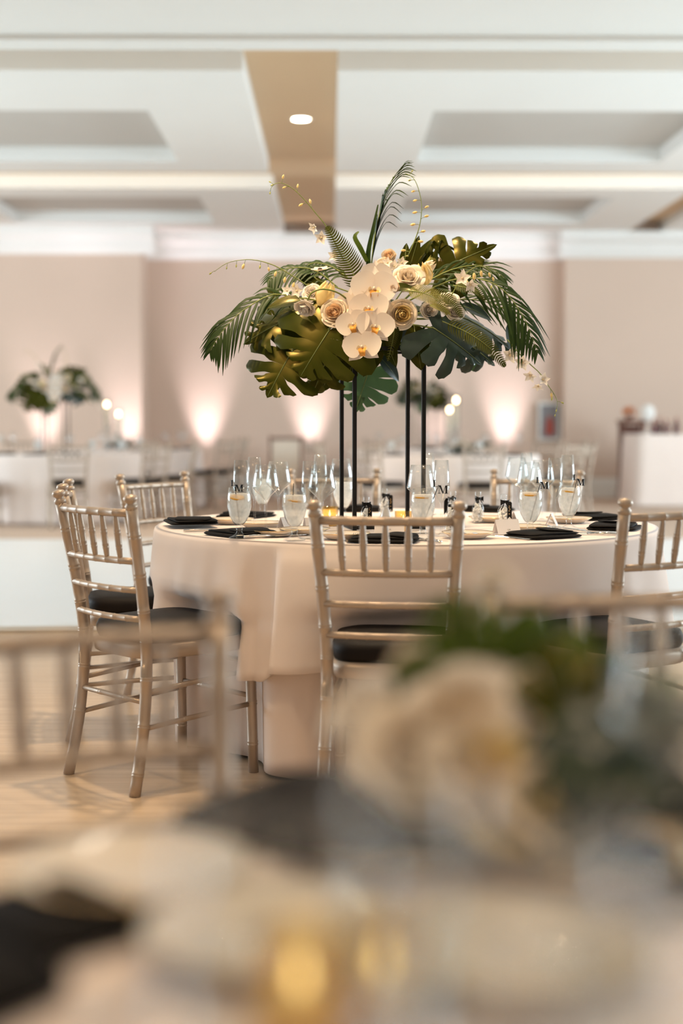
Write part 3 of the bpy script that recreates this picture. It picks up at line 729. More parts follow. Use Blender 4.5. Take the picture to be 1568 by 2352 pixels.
# ------------------------------------------------------------------ flower and leaf shapes
def monstera_mesh(L, Wd, n=5, droop=.15, fold=.12, curl=.25, seed=0, tipw=.55, gk=1.0):
    """split leaf: base at origin, midrib along +y, face +z"""
    r_ = random.Random(seed); m = MB()
    def ang(s): return rad(-48 + 118 * s ** .9)
    def ln(s): return Wd / 2 * (.80 + .55 * sin(pi * min(1, s * 1.25 + .1)) * .8 - .52 * s ** 2.2)
    def pos(side, s, b):
        l = ln(s) * b; a = ang(s) * (1 - .25 * b) if s > .3 else ang(s)
        x = side * l * cos(a); y = L * (.02 + .80 * s) + l * sin(a)
        u = b
        z = fold * abs(x) - curl * x * x / (Wd * .5) - droop * (max(y, 0) ** 2) / L
        return V((x, y, z))
    for side in (-1, 1):
        for k in range(n):
            s0, s1 = k / n, (k + 1) / n; lk = r_.uniform(.9, 1.08); b0 = r_.uniform(.22, .40); gap = gk * r_.uniform(.16, .34) if k else .08; tl = r_.uniform(-.03, .10); wv = r_.uniform(-.02, .02)
            def q(i, j):
                b = j; g = 1 - gap * ss(b0, b0 + .22, b) * (1 - .35 * ss(.5, 1, b))
                tipn = sqrt(max(0.0, 1 - max(0, (b - .84) / .16) ** 2)) * .7 + .3 if b > .84 else 1
                a = .5 + (i - .5) * g * tipn + tl * b * b
                s = min(1, max(0, s0 + (s1 - s0) * a)); p = pos(side, s, b * lk)
                p.z += wv * b * b - .03 * L * (2 * i - 1) ** 2 * b * 0.6
                return p
            m.grid(q, 4, 11)
    # tip blade between the two sides
    def qt(i, j):
        a = (i - .5) * 2; wd = Wd * .17 * tipw * (1 - j ** 2) ** .6; y = L * (.62 + .42 * j); x = a * wd
        return V((x, y, fold * abs(x) - curl * x * x / (Wd * .5) - droop * y * y / L - .001))
    m.grid(qt, 4, 8)
    rb = MB(); rb.tube([(0, y, -droop * max(y, 0) ** 2 / L + .0012) for y in [L * k / 8 for k in range(9)]], [.0022 - .0016 * k / 8 for k in range(9)], 6)
    return m, rb
def blade_mesh(L, Wd, droop=.15, fold=.2, twist=0, nu=4, nv=10, power=.75, belly=.42):
    m = MB()
    def q(i, j):
        a = (i - .5) * 2; w_ = Wd / 2 * max(.02, sin(pi * (j ** (math.log(.5) / math.log(belly)))) ** power); x = a * w_; y = L * j
        z = fold * abs(x) - droop * y * y / L; t = twist * j
        return V((x * cos(t), y, z + x * sin(t)))
    return m.grid(q, nu, nv)
def ribbon(m, pts, wds, side, nv=8, fold=.0):
    f = spline(pts)
    def q(i, j):
        p = f(j); t = (f(min(1, j + .02)) - f(max(0, j - .02))).normalized(); s = V(side); s = (s - t * s.dot(t)).normalized()
        k = j * (len(wds) - 1); a = int(min(k, len(wds) - 2)); wd = wds[a] + (wds[a + 1] - wds[a]) * (k - a)
        return p + s * (i - .5) * wd + s.cross(t) * fold * wd * abs(i - .5)
    return m.grid(q, 2, nv)
def palm_mesh(pts, n, ll, lw, spread=.9, grav=.35, seed=0, facing=(0, -1, .3), start=.18, sides=(1, -1), endl=.45):
    """feather frond along pts: rachis and slender drooping leaflets"""
    r_ = random.Random(seed); f = spline(pts); lf = MB(); fa = V(facing)
    for i in range(n):
        u = start + (1 - start) * (i + .5) / n
        p = f(u); t = (f(min(1, u + .01)) - f(max(0, u - .01))).normalized(); s = t.cross(fa).normalized()
        for sg in sides:
            l = ll * (.55 + .45 * sin(pi * min(1, (u - start) / (1 - start) * .8 + .25))) * (1 - (1 - endl) * ss(.7, 1, u)) * r_.uniform(.85, 1.12)
            d = (t * (1.15 - .35 * spread) + s * sg * spread + fa.normalized() * r_.uniform(-.12, .18)).normalized()
            mid = p + d * l * .5 + V((0, 0, -grav * l * .14)); e = p + d * l * .93 + V((0, 0, -grav * l * .62))
            ribbon(lf, [p, mid, e], [lw * .5, lw, lw * .75, lw * .08], fa.cross(d).normalized() if abs(fa.normalized().dot(d)) < .95 else s, 6, .25)
    ra = MB(); k = 14
    ra.tube([f(i / k) for i in range(k + 1)], [.0032 * (1 - .8 * i / k) for i in range(k + 1)], 6)
    return lf, ra
def fern_mesh(pts, n, ll, facing=(0, -1, .2), seed=0, curve=.25):
    r_ = random.Random(seed); f = spline(pts); lf = MB(); fa = V(facing).normalized()
    for i in range(n):
        u = .10 + .9 * (i + .3) / n; p = f(u); t = (f(min(1, u + .01)) - f(max(0, u - .01))).normalized(); s = t.cross(fa).normalized()
        l = ll * (1 - u) ** .55 * (.65 + .35 * ss(.05, .3, u)); ln = (f(1) - f(0)).length / n
        for sg in (1, -1):
            d = (s * sg + t * .28).normalized()
            ribbon(lf, [p, p + d * l * .55 + t * l * .03, p + d * l + t * l * curve], [ln * .7, ln * .72, ln * .5, ln * .05], t, 4, .35)
    ra = MB(); ra.tube([f(i / 12) for i in range(13)], [.0019 * (1 - .8 * i / 12) for i in range(13)], 6)
    return lf, ra
def rose_parts(R, layers=6, openness=.5, seed=0):
    """cupped bloom: layers of overlapping petals, inner ones upright and furled, outer ones curling back"""
    r_ = random.Random(seed); o, n_ = MB(), MB()
    for l in range(layers):
        q = (l + 1) / layers; np_ = (3, 3, 4, 4, 5, 5, 6, 6)[l]; mb = n_ if q < .62 else o
        for k in range(np_):
            a0 = 2 * pi * (k + .41 * l) / np_ + r_.uniform(-.25, .25); wd = 3.5 / np_ + .12; j1 = r_.uniform(-.14, .08); a1 = r_.uniform(0, 6); tk = r_.uniform(-.07, .07)
            def f(i, j):
                u = (i - .5) * 2; th = a0 + u * wd * (1 - .12 * j) + .12 * j
                r = R * (.14 + .70 * q ** 1.15) * (.42 + .58 * sin(min(1, j * 1.5) * pi / 2)) * (1 + .05 * u * (1 if k % 2 else -1))
                r += R * (openness * .45 * q * q * max(0, j - .45) ** 1.5 * 2 - .12 * (1 - q) * j) + R * tk * j
                z = R * ((1.02 - .42 * q ** 2) * sin(j * pi / 2) * (1 - .34 * u * u * j) - .30 * openness * q * q * max(0, j - .7) ** 1.4 * 2 + .035 * sin(4 * u + a1) * j + j1 * j) - R * .42
                return V((r * cos(th), r * sin(th), z))
            mb.grid(f, 7, 6)
    n_.ball((0, 0, -.05 * R), (R * .16, R * .16, R * .42), 8, 5); o.ball((0, 0, -.34 * R), (R * .50, R * .50, R * .16), 12, 6)
    return o, n_
def petal(l, wd, cup=.1, point=0, nu=6, nv=6):
    m = MB()
    def f(i, j):
        u = (i - .5) * 2; w_ = wd / 2 * sin(pi * min(.995, j ** .75 * (1 if point else .93) + .04)) ** (.6 if not point else .85)
        return V((u * w_, l * j, cup * l * (u * u * .35 * sin(pi * j) + (j - .4) ** 2 * .5)))
    return m.grid(f, nu, nv)
def rot(o, *a): return o
RZ = lambda a: Matrix.Rotation(a, 4, 'Z')
RX = lambda a: Matrix.Rotation(a, 4, 'X')
TR = Matrix.Translation

AR = thing('flower_arrangement', 'large tropical arrangement of dark leaves, white orchids and roses on the tall black stand', 'flower arrangement', (SC.x, SC.y, SZ))
RT = TR(-V((SC.x, SC.y, SZ)))
def A(px, py, dy=0.0): return at_y(px, py, SC.y + dy)
def put(mb, name, m, M=None, parent=None): return mb.build(name, m, parent or AR, (RT @ M) if (parent is None and M is not None) else M)

# foam ball hidden in the middle, on a low black dish
m = MB().ball((0, 0, 0), (.105, .105, .085), 14, 8); put(m, 'flower_foam', 'foam', TR(V((SC.x, SC.y, SZ + .09))))
m = MB().lathe([(.001, 0), (.06, 0), (.085, .03), (.08, .032), (.001, .012)], 24); put(m, 'dish', 'black', TR(V((SC.x, SC.y, SZ + .001))))
HUB = V((SC.x, SC.y, SZ + .10))

def monstera(b, t, wpx, nrm, mt='mon', seed=0, n=5, droop=.12, fold=.10, curl=.3, k=1.0, stalk=True, gk=1.0):
    B, T_ = A(*b), A(*t); L = (T_ - B).length * k; Wd = wpx * 5.02 / FPX
    mb, rb = monstera_mesh(L, Wd, n, droop, fold, curl, seed, .55, gk); M = frame(B, T_ - B, nrm)
    o = put(mb, 'monstera_leaf', mt, M); rb.build('midrib', 'rib', o)
    if stalk:
        h = M.inverted() @ HUB; c = V((0, -L * .12, -.02))
        MB().tube([spline([(0, .004, -.001), c, h])(i / 8) for i in range(9)], .0028, 6).build('leaf_stalk', 'stem', o)
    return o
#        base (px,py,depth)     tip                   width   normal
monstera((757, 757, -.20), (690, 858, -.24), 205, (-.10, -1, .35), 'mon', 3, 5, .10, .06, .30, 1.0)
monstera((672, 805, -.12), (612, 905, -.16), 190, (-.30, -1, .30), 'mon', 8, 5, .10, .08, .35, 1.0, True, 1.7)
monstera((760, 800, -.06), (718, 905, -.06), 150, (.10, -1, .1), 'mon', 12, 4, .10, .06, .2, 1.0, True, 1.4)
monstera((690, 722, -.06), (560, 772, -.10), 185, (.0, -.85, .8), 'mon', 21, 5, .16, .02, .38, 1.0, True, 1.7)
monstera((846, 852, .16), (816, 945, .14), 128, (.05, -1, .0), 'monb', 5, 5, .05, .05, .2)
monstera((992, 752, -.16), (1112, 826, -.14), 160, (.25, -1, .6), 'mon2', 33, 5, .14, .18, .40, 1.0, True, 1.5)
monstera((1060, 728, .02), (1205, 790, .0), 120, (.1, -.45, 1), 'mon2', 41, 5, .22, .05, .4)
monstera((1005, 622, .02), (1122, 566, -.02), 125, (-.35, -1, .15), 'mon', 52, 5, .08, .10, .2, 1.1, True, .8)
monstera((1075, 790, .10), (1140, 835, .12), 90, (.2, -1, .4), 'mon2', 61, 4, .15, .1, .3)
monstera((640, 690, .12), (590, 740, .12), 100, (-.1, -.9, .6), 'mon', 71, 4)

def blade(b, t, wpx, nrm, mt='mon', name='leaf_blade', **kw):
    B, T_ = A(*b), A(*t); L = (T_ - B).length * 1.04
    o = put(blade_mesh(L, wpx * 5.02 / FPX, **kw), name, mt, frame(B, T_ - B, nrm))
    MB().tube([(0, L * .02, .001), (0, L * .5, -kw.get('droop', .15) * L * .25 + .001), (0, L * .96, -kw.get('droop', .15) * L * .92 + .001)], [.0012, .001, .0005], 5).build('midrib', 'rib', o)
    return o
blade((700, 690, -.10), (617, 692, -.12), 40, (.0, -.7, .8), droop=.25)
blade((868, 816, .05), (922, 868, .06), 36, (.3, -1, .5), 'mon2', droop=.25)
blade((1056, 700, -.05), (1130, 724, -.06), 36, (0, -.8, .9), 'mon2', droop=.2)
blade((950, 745, -.10), (966, 846, -.12), 58, (-.2, -1, .2), 'mon', droop=.05)
blade((905, 712, -.13), (900, 815, -.13), 46, (-.3, -1, .3), 'mon', droop=.08)
blade((872, 778, -.10), (836, 862, -.10), 46, (.2, -1, .3), 'mon', droop=.08)
blade((815, 810, -.05), (800, 868, -.05), 46, (-.2, -1, .2), 'mon', droop=.05)
blade((870, 755, -.12), (912, 838, -.12), 40, (.3, -1, .3), 'mon', droop=.1)
blade((800, 775, .0), (738, 898, .0), 64, (.2, -1, .1), 'mon', droop=.05)
blade((895, 672, -.19), (960, 652, -.2), 40, (.2, -.6, 1), 'mon', droop=.4, fold=.5)
blade((935, 630, .02), (962, 545, .0), 30, (.3, -1, .2), 'mon', droop=.05)
blade((950, 625, .04), (992, 542, .02), 34, (-.2, -1, .3), 'mon', droop=.35)
blade((925, 632, .0), (934, 560, .02), 28, (.2, -1, .1), 'mon', droop=.05)
blade((1085, 800, .12), (1088, 852, .14), 26, (.2, -1, .0), 'monb', droop=.02, power=.3)
blade((1165, 745, .0), (1182, 818, -.02), 26, (.5, -1, .3), 'mon2', droop=.1)
blade((985, 700, -.17), (1035, 712, -.2), 22, (.0, -.7, 1), 'fern2', droop=.25)
blade((745, 668, .03), (690, 628, .02), 40, (0, -.8, .6), 'mon', droop=.2)
for k in range(14):      # dark filler leaves closing the middle
    a = rnd.uniform(0, 6.28); r0 = rnd.uniform(20, 60); px, py = 880 + r0 * 1.9 * cos(a), 735 + r0 * .75 * sin(a)
    q = (px + 60 * cos(a) * rnd.uniform(.6, 1.2), py + 34 * sin(a) + rnd.uniform(0, 30))
    blade((px, py, rnd.uniform(-.03, .10)), (*q, rnd.uniform(-.06, .14)), rnd.uniform(24, 44), (rnd.uniform(-.4, .4), -1, .5), 'mon', 'filler_leaf', droop=.2)
# looped strap leaves upper right
for pts, wd in (([(985, 640), (978, 590), (990, 556), (1005, 566), (1010, 575)], 10), ([(1000, 630), (1003, 580), (1010, 554), (1017, 560), (1018, 572)], 9), ([(1005, 640), (1000, 585), (1020, 566), (1045, 575)], 14), ([(960, 640), (965, 600), (980, 582), (990, 588)], 10)):
    m = MB(); P_ = [A(x, y, .03) for x, y in pts]; c = P_[0]; ribbon(m, [p - c for p in P_], [wd * .0011, wd * .0016, wd * .0014, wd * .0006], (.8, -.6, .1), 14, .2); put(m, 'strap_leaf', 'mon', TR(c))

def palm(pts, n, lpx, wpx, mt='palm', **kw):
    P_ = [A(*p) for p in pts]; c = P_[0]
    lf, ra = palm_mesh([p - c for p in P_], n, lpx * 5.02 / FPX, wpx * 5.02 / FPX, **kw)
    o = put(ra, 'palm_frond', 'stem', TR(c)); lf.build('leaflets', mt, o); return o
def upright_palm(pts, leaves):
    """young frond standing up: folded strips hugging the rachis, their tips breaking away sideways"""
    P_ = [A(*p) for p in pts]; c = P_[0]; f = spline([p - c for p in P_]); ra = MB(); ra.tube([f(i / 14) for i in range(15)], [.0034 * (1 - .8 * i / 14) for i in range(15)], 6)
    o = put(ra, 'palm_frond', 'stem', TR(c)); px_m = 5.02 / FPX
    for u, dx, dy, wd, up_ in leaves:
        a = f(u); b = f(min(1, u + up_)); d = V((dx * px_m, 0, -dy * px_m)); m = MB(); out = b - a
        ribbon(m, [a, a + out * .6 + d * .12, b + d * .45 + V((0, -.006, abs(d.x) * .12)), b + d], [wd * px_m * k for k in (.8, 1.4, 1.4, .8, .1)], (.35, -1, .3), 12, .3)
        m.build('leaflet', 'palm2' if u > .35 else 'palm', o)
upright_palm([(852, 625, .06), (858, 560, .06), (874, 482, .05), (896, 420, .03), (926, 379, .0)],
    [(.06, -4, -10, 9, .34), (.08, 8, -14, 9, .40), (.10, -10, 4, 9, .36), (.12, 2, -10, 8, .42), (.15, 12, -6, 8, .40), (.18, -6, -4, 8, .42), (.10, 46, 10, 6, .30), (.16, 52, 16, 6, .30), (.22, -8, 0, 8, .40), (.25, 46, 18, 6, .28),
     (.30, 48, 14, 6, .26), (.34, -8, 6, 7, .34), (.36, 44, 4, 6, .26), (.42, 50, 10, 7, .24), (.47, -10, 16, 6, .26), (.50, 52, 2, 7, .22), (.55, 46, -6, 6, .22), (.58, -14, 26, 5, .2), (.62, 50, -2, 7, .18), (.66, 40, -10, 6, .18), (.70, 46, 4, 7, .15),
     (.74, 34, -14, 6, .14), (.78, 40, 2, 6, .12), (.80, -16, 34, 4, .05), (.83, 30, -14, 6, .1), (.87, 30, 0, 5, .08), (.9, 24, -14, 5, .06), (.94, 22, -4, 5, .04), (.97, 14, -12, 4, .02)])
m = MB(); P_ = [A(*p) for p in ((848, 625, .04), (846, 580, .04), (858, 520, .03), (868, 470, .03))]; c = P_[0]; ribbon(m, [p - c for p in P_], [.016, .018, .012, .004], (1, -.3, 0), 12, .3); put(m, 'strap_leaf', 'palm', TR(c))
m = MB(); P_ = [A(*p) for p in ((843, 600, .02), (828, 570, .0), (815, 545, .0), (824, 532, .0))]; c = P_[0]; ribbon(m, [p - c for p in P_], [.014, .018, .016, .006], (1, -.3, .3), 12, .3); put(m, 'strap_leaf', 'palm2', TR(c))
palm([(720, 715, -.02), (640, 675, -.06), (560, 712, -.10), (510, 762, -.13), (483, 806, -.14)], 17, 84, 8, 'palm', spread=.62, grav=.9, seed=4, facing=(-.1, -.9, .5), start=.1)
palm([(775, 660, .05), (720, 620, .05), (655, 618, .03), (615, 645, .0)], 13, 66, 8, 'palm', spread=.75, grav=.9, seed=6, facing=(0, -.7, .8), start=.12)
palm([(800, 640, .1), (760, 612, .1), (715, 605, .08), (690, 630, .05)], 14, 66, 9, 'palm', spread=.7, grav=1.1, seed=9, facing=(0, -.7, .8), start=.05)
palm([(940, 690, -.04), (1050, 640, -.06), (1140, 655, -.10), (1200, 725, -.12), (1234, 808, -.13)], 19, 100, 8.5, 'palm', spread=.68, grav=1.05, seed=12, facing=(.1, -.8, .6), start=.12)
palm([(940, 672, -.02), (1030, 622, -.02), (1110, 610, -.02), (1160, 640, -.03)], 13, 92, 6.5, 'palm', spread=.5, grav=.55, seed=14, facing=(.1, -.8, .6), start=.1)
palm([(1000, 690, .06), (1100, 690, .05), (1170, 720, .04), (1205, 790, .02)], 13, 92, 7, 'palm', spread=.6, grav=.55, seed=17, facing=(.1, -.8, .6), start=.1)
palm([(900, 790, -.1), (930, 790, -.12), (985, 765, -.14), (1040, 770, -.12)], 10, 50, 6, 'palm', spread=.6, grav=.4, seed=21, facing=(0, -1, .3), start=.1)

def fern(pts, n, lpx, mt='fern', **kw):
    P_ = [A(*p) for p in pts]; c = P_[0]
    lf, ra = fern_mesh([p - c for p in P_], n, lpx * 5.02 / FPX, **kw)
    o = put(ra, 'fern_frond', 'stem', TR(c)); lf.build('pinnae', mt, o); return o
fern([(828, 672, -.08), (805, 615, -.1), (780, 565, -.1), (750, 521, -.1)], 27, 40, 'fern', seed=1)
fern([(1015, 738, -.18), (1075, 765, -.19), (1125, 800, -.19), (1160, 842, -.18)], 30, 34, 'fern', seed=2, facing=(.2, -1, .5))
fern([(930, 668, -.22), (970, 672, -.24), (1005, 690, -.25), (1028, 722, -.25)], 30, 34, 'fern2', seed=3, facing=(0, -1, .8))
fern([(985, 676, -.2), (1020, 680, -.2), (1045, 700, -.2), (1060, 730, -.2)], 22, 26, 'fern', seed=4, facing=(0, -1, .8))
fern([(760, 740, -.12), (772, 780, -.13), (772, 820, -.13), (765, 860, -.12)], 26, 28, 'fern', seed=5)
fern([(735, 760, -.08), (738, 800, -.08), (725, 840, -.08), (708, 880, -.07)], 24, 24, 'fern', seed=6)
fern([(900, 735, -.14), (905, 760, -.15), (900, 790, -.15), (890, 830, -.14)], 20, 16, 'fern', seed=7)
fern([(1040, 655, -.1), (1065, 660, -.12), (1095, 668, -.12), (1115, 690, -.12)], 20, 22, 'fern', seed=8, facing=(0, -1, .8))

# phalaenopsis blooms: five petals and a coloured lip each
def orchid(px, py, dy, dpx, nrm, rz=0):
    R_ = dpx * 5.02 / FPX / 2; M = frame(A(px, py, dy), (sin(rz), 0, cos(rz)), nrm)
    o = put(MB().ball((0, 0, .002), (R_ * .07, R_ * .07, R_ * .12), 8, 5), 'orchid_bloom', 'ivory', M)
    for a in (0, 2.25, -2.25): petal(R_ * .98, R_ * .74, .3, 1).build('sepal', 'orchid', o, RZ(a) @ RX(-.12))
    for s in (-1, 1): petal(R_ * 1.02, R_ * 1.30, .34, 0, 8, 7).build('petal', 'orchid', o, TR((0, 0, R_ * .05)) @ RZ(s * 1.28) @ RX(.05))
    m = MB(); m.grid(lambda i, j: V(((i - .5) * R_ * (.40 - .14 * j), -R_ * (.05 + .42 * j), R_ * (.14 + .20 * sin(pi * j) + .5 * (i - .5) ** 2))), 6, 6); m.build('lip', 'lip', o)
    for s in (-1, 1): petal(R_ * .36, R_ * .32, .5, 0, 4, 4).build('lip_wing', 'lipw', o, TR((s * R_ * .08, -R_ * .05, R_ * .12)) @ RZ(-s * 1.9) @ RX(.9))
    MB().ball((0, R_ * .02, R_ * .18), (R_ * .06, R_ * .09, R_ * .12), 8, 5).build('column', 'ivory', o)
    return o
orchid(862, 634, -.10, 74, (.15, -.5, 1), 0)
orchid(858, 664, -.20, 104, (.05, -1, .28), .04)
orchid(812, 702, -.19, 82, (-.25, -1, .18), -.2)
orchid(848, 708, -.22, 88, (-.15, -1, .15), -.1)
orchid(812, 745, -.23, 78, (-.28, -1, .05), -.25)
orchid(861, 750, -.24, 86, (.05, -1, .05), .15)
orchid(832, 797, -.25, 86, (-.12, -1, -.05), -.1)
orchid(878, 720, -.19, 74, (.35, -1, .1), .2)

def rose(px, py, dy, dpx, nrm, o_='rose', i_='peach', layers=7, op=.5, seed=0, name='rose'):
    R_ = dpx * 5.02 / FPX / 2; M = frame(A(px, py, dy), V(nrm).orthogonal(), nrm)
    a, b = rose_parts(R_, layers, op, seed); o = put(a, name, o_, M); b.build('inner_petals', i_, o)
    f = spline([(0, 0, -R_ * .2), (0, .01, -R_ * .8), M.inverted() @ HUB]); MB().tube([f(k / 6) for k in range(7)], .0025, 6).build('flower_stem', 'stem', o)
    return o
rose(768, 718, -.20, 64, (-.25, -1, .25), seed=1)
rose(937, 638, -.14, 66, (.05, -1, .55), 'rose', 'rose', 7, .8, 2)
rose(922, 722, -.20, 72, (.15, -1, -.10), 'rose', 'yellow', 7, .3, 3)
rose(893, 588, -.02, 40, (-.4, -1, .3), 'rose', 'peach', 7, .1, 4, 'ranunculus')
rose(700, 706, -.20, 52, (-.3, -.5, -.9), 'ivory', 'ivory', 7, .4, 5, 'ranunculus')
rose(880, 612, -.03, 44, (-.2, -1, .4), 'rose', 'ivory', 6, .5, 6, 'ranunculus')
rose(905, 660, -.20, 28, (.2, -1, .1), 'peach', 'peach', 6, .05, 7, 'rose_bud')
rose(1045, 716, -.10, 46, (.2, -1, .4), 'ivory', 'ivory', 6, .6, 8)
rose(985, 712, -.14, 42, (.2, -1, 0), 'ivory', 'ivory', 6, .4, 9)
rose(715, 672, -.14, 40, (-.3, -1, .4), 'ivory', 'ivory', 6, .8, 10)
rose(1030, 690, -.12, 44, (.1, -.9, .7), 'ivory', 'ivory', 6, .8, 11)
rose(1020, 600, .03, 26, (.2, -1, .4), 'ivory', 'ivory', 6, .8, 12)

def tulip(px, py, dy, lpx, axis, m_='yellow', wd=.62):
    L = lpx * 5.02 / FPX; M = frame(A(px, py, dy), V(axis).orthogonal(), axis); ob = None
    for k in range(6):
        def f(i, j):
            u = (i - .5) * 2; r = L * wd * .5 * (.25 + .95 * sin(pi * min(.93, j * .80 + .08))) * (1.05 if k % 2 else .92); th = k * pi / 3 + u * .62 * (1 - .45 * j ** 2)
            return V((r * cos(th), r * sin(th), L * (j * (1 - .30 * u * u * j) - .5)))
        b = MB().grid(f, 5, 7)
        if ob is None: ob = put(b, 'tulip', m_, M)
        else: b.build('petal', m_, ob)
    return ob
tulip(746, 675, -.17, 56, (.35, -.2, .9)); tulip(974, 628, -.10, 50, (-.25, -.5, .85)); tulip(985, 612, -.08, 34, (.7, -.4, .5), 'rose'); tulip(985, 604, .0, 30, (.3, -.2, .9), 'bud', .4)
# anemone turned up to the light
M = frame(A(735, 622, -.12), (1, 0, .1), (0, -.28, 1)); an = put(MB().ball((0, 0, .004), (.009, .009, .007), 10, 6), 'anemone', 'darkc', M)
for k in range(9): petal(.034, .026, .25, 0, 4, 5).build('petal', 'rose', an, RZ(k * 2 * pi / 9) @ RX(.18 + .06 * (k % 2)))
f = spline([(0, 0, -.002), (.01, -.01, -.03), M.inverted() @ A(860, 690, -.1)]); MB().tube([f(k / 8) for k in range(9)], .0026, 6).build('flower_stem', 'stem', an)
# the curved bare stem reaching over to the hanging ranunculus
P_ = [A(*p) for p in ((706, 690, -.24), (716, 672, -.25), (742, 664, -.25), (775, 672, -.22), (800, 690, -.18))]; c = P_[0]; f = spline([p - c for p in P_])
put(MB().tube([f(k / 14) for k in range(15)], .0030, 7), 'curved_stem', 'stem', TR(c))

# dendrobium sprays with blossoms below and buds towards the tip
def blossom(parent, p, d, R_):
    M = frame(p, V(d).orthogonal(), d); o = MB().ball((0, 0, 0), (R_ * .16, R_ * .16, R_ * .3), 8, 5).build('blossom', 'lipw', parent, M)
    for k in range(5): petal(R_, R_ * .62, .3, 1, 4, 5).build('petal', 'ivory', o, RZ(k * 2 * pi / 5) @ RX(.35))
def spray(pts, buds, blooms=(), bs=1.0):
    P_ = [A(*p) for p in pts]; c = P_[0]; f = spline([p - c for p in P_]); k = 18
    o = put(MB().tube([f(i / k) for i in range(k + 1)], [.0022 * (1 - .65 * i / k) for i in range(k + 1)], 6), 'orchid_spray', 'stem', TR(c))
    for u, dx, dy, ln in buds:
        p = f(u); d = V((dx, 0, dy)).normalized(); e = p + d * (.010 + ln * .4)
        MB().tube([p, p + d * .006 + V((0, 0, .002)), e], [.0009, .0008, .0009], 5).build('bud_stalk', 'stem', o)
        M = frame(e + d * ln * .4, d.orthogonal(), (d + V((0, 0, -.5))).normalized())
        MB().lathe([(.0006, -ln * .55), (ln * .20, -ln * .35), (ln * .30, 0), (ln * .22, ln * .35), (.0006, ln * .6)], 9, M, True).build('bud', 'bud' if ln < .0125 else 'yellow', o)
    for px, py, dy, d, r in blooms: blossom(o, A(px, py, dy) - c, d, r)
    return o
spray([(790, 600, -.02), (752, 525, -.05), (725, 490, -.07), (700, 460, -.08), (672, 433, -.09), (645, 420, -.1), (630, 424, -.1), (622, 432, -.1)],
      [(.34, -.2, 1, .016), (.40, -.9, -.3, .016), (.52, .1, 1, .013), (.60, -1, -.1, .013), (.70, .2, 1, .014), (.80, -.8, -.3, .009), (.88, -.6, .5, .008), (.99, -.2, -1, .009)],
      [(722, 522, -.07, (-.6, -.5, -.4), .026), (738, 546, -.06, (-.2, -1, -.2), .028), (768, 588, -.05, (-.4, -1, .1), .026)])
spray([(712, 660, -.1), (665, 630, -.12), (630, 610, -.12), (590, 598, -.12), (555, 597, -.12), (520, 605, -.12), (492, 624, -.12)],
      [(.12, -.3, -1, .02), (.2, -.2, -1, .02), (.3, -.3, -1, .018), (.40, .2, -1, .014), (.46, -.2, -1, .012), (.62, -.4, -1, .018), (.72, -.1, -1, .01), (.82, -.2, -1, .009), (.98, -1, -.5, .010)],
      [(682, 668, -.13, (-.4, -1, -.1), .028), (660, 668, -.13, (-.6, -1, .2), .024)])
spray([(936, 590, -.02), (955, 545, -.04), (965, 510, -.05), (968, 470, -.06), (960, 432, -.06), (948, 408, -.06), (930, 398, -.05)],
      [(.05, -1, .3, .016), (.12, .9, .2, .018), (.2, .9, .4, .016), (.30, -1, .1, .017), (.36, .9, .5, .016), (.42, -1, .1, .016), (.44, .9, .7, .015), (.54, -1, 0, .014), (.63, -1, 0, .013), (.78, -1, 0, .010), (.9, .5, .8, .008)])
spray([(1165, 780, -.1), (1190, 810, -.12), (1215, 835, -.13), (1240, 858, -.14), (1258, 885, -.14), (1272, 905, -.14), (1280, 925, -.14), (1276, 945, -.14)],
      [(.62, .2, -1, .017), (.70, -.3, -1, .012), (.84, .9, -.2, .010), (.90, -.2, -1, .009), (.98, -.2, -1, .008)],
      [(1200, 832, -.15, (-.3, -1, -.4), .032), (1218, 862, -.15, (-.4, -.8, -.6), .028), (1246, 872, -.15, (.5, -1, .2), .027), (1236, 886, -.15, (-.3, -.6, -1), .024), (1170, 815, -.13, (.2, -1, -.2), .034)])
spray([(1030, 690, -.12), (1060, 640, -.15), (1095, 612, -.16), (1125, 622, -.16), (1134, 650, -.16)],
      [(.30, .3, -1, .02), (.44, .1, -1, .022), (.55, .2, -1, .02), (.68, .4, -1, .016), (.8, .3, -1, .014), (.96, -.4, -1, .012)],
      [(1062, 640, -.17, (-.2, -1, .2), .034), (1080, 654, -.17, (.1, -1, -.5), .028)])
spray([(900, 640, -.02), (908, 615, -.04), (916, 598, -.05), (925, 590, -.05)], [(.9, 1, .3, .01)],
      [(905, 612, -.06, (-.2, -1, .2), .026), (922, 604, -.06, (.3, -1, .3), .024), (912, 622, -.07, (0, -1, 0), .024), (890, 604, -.06, (-.3, -1, .3), .022)])
# ------------------------------------------------------------------ far tables
def far_xy(px, d): return at_y(px, 1000, d)
ft = {}
for key, px, d, lab in (('a', 143, 16.2, 'far white-clothed round table at the left with the tall white flower piece'),
                        ('b', 300, 18.6, 'white-clothed round table behind the far left one, low flowers and candles on it'),
                        ('c', 1045, 15.6, 'far white-clothed round table right of the stand legs with low white flowers'),
                        ('d', 955, 19.0, 'white-clothed round table by the back wall with the tall dark green piece')):
    p = far_xy(px, d); ft[key] = p
    cloth((p.x, p.y), .914, lab, .02, .762, .03, 13, 'far round tables in white cloths', seed=hash(key) % 7 + len(ft))
C_ = 'chairs at the far tables'
def fchair(key, ang, r, lab): chair_at((ft[key].x, ft[key].y), ang, r, lab, C_)
fchair('a', 232, 1.24, 'far pale chair at the left picture edge, before the white tall flowers')
fchair('a', 283, 1.24, 'second far pale chair from the left picture edge, before the tall white flowers')
fchair('a', 322, 1.24, 'far pale chair at the right front of the table with the white flowers')
fchair('a', 2, 1.24, 'far pale chair on the right side of the table with the white flowers')
fchair('a', 60, 1.24, 'far chair behind the right half of the table with the white flowers')
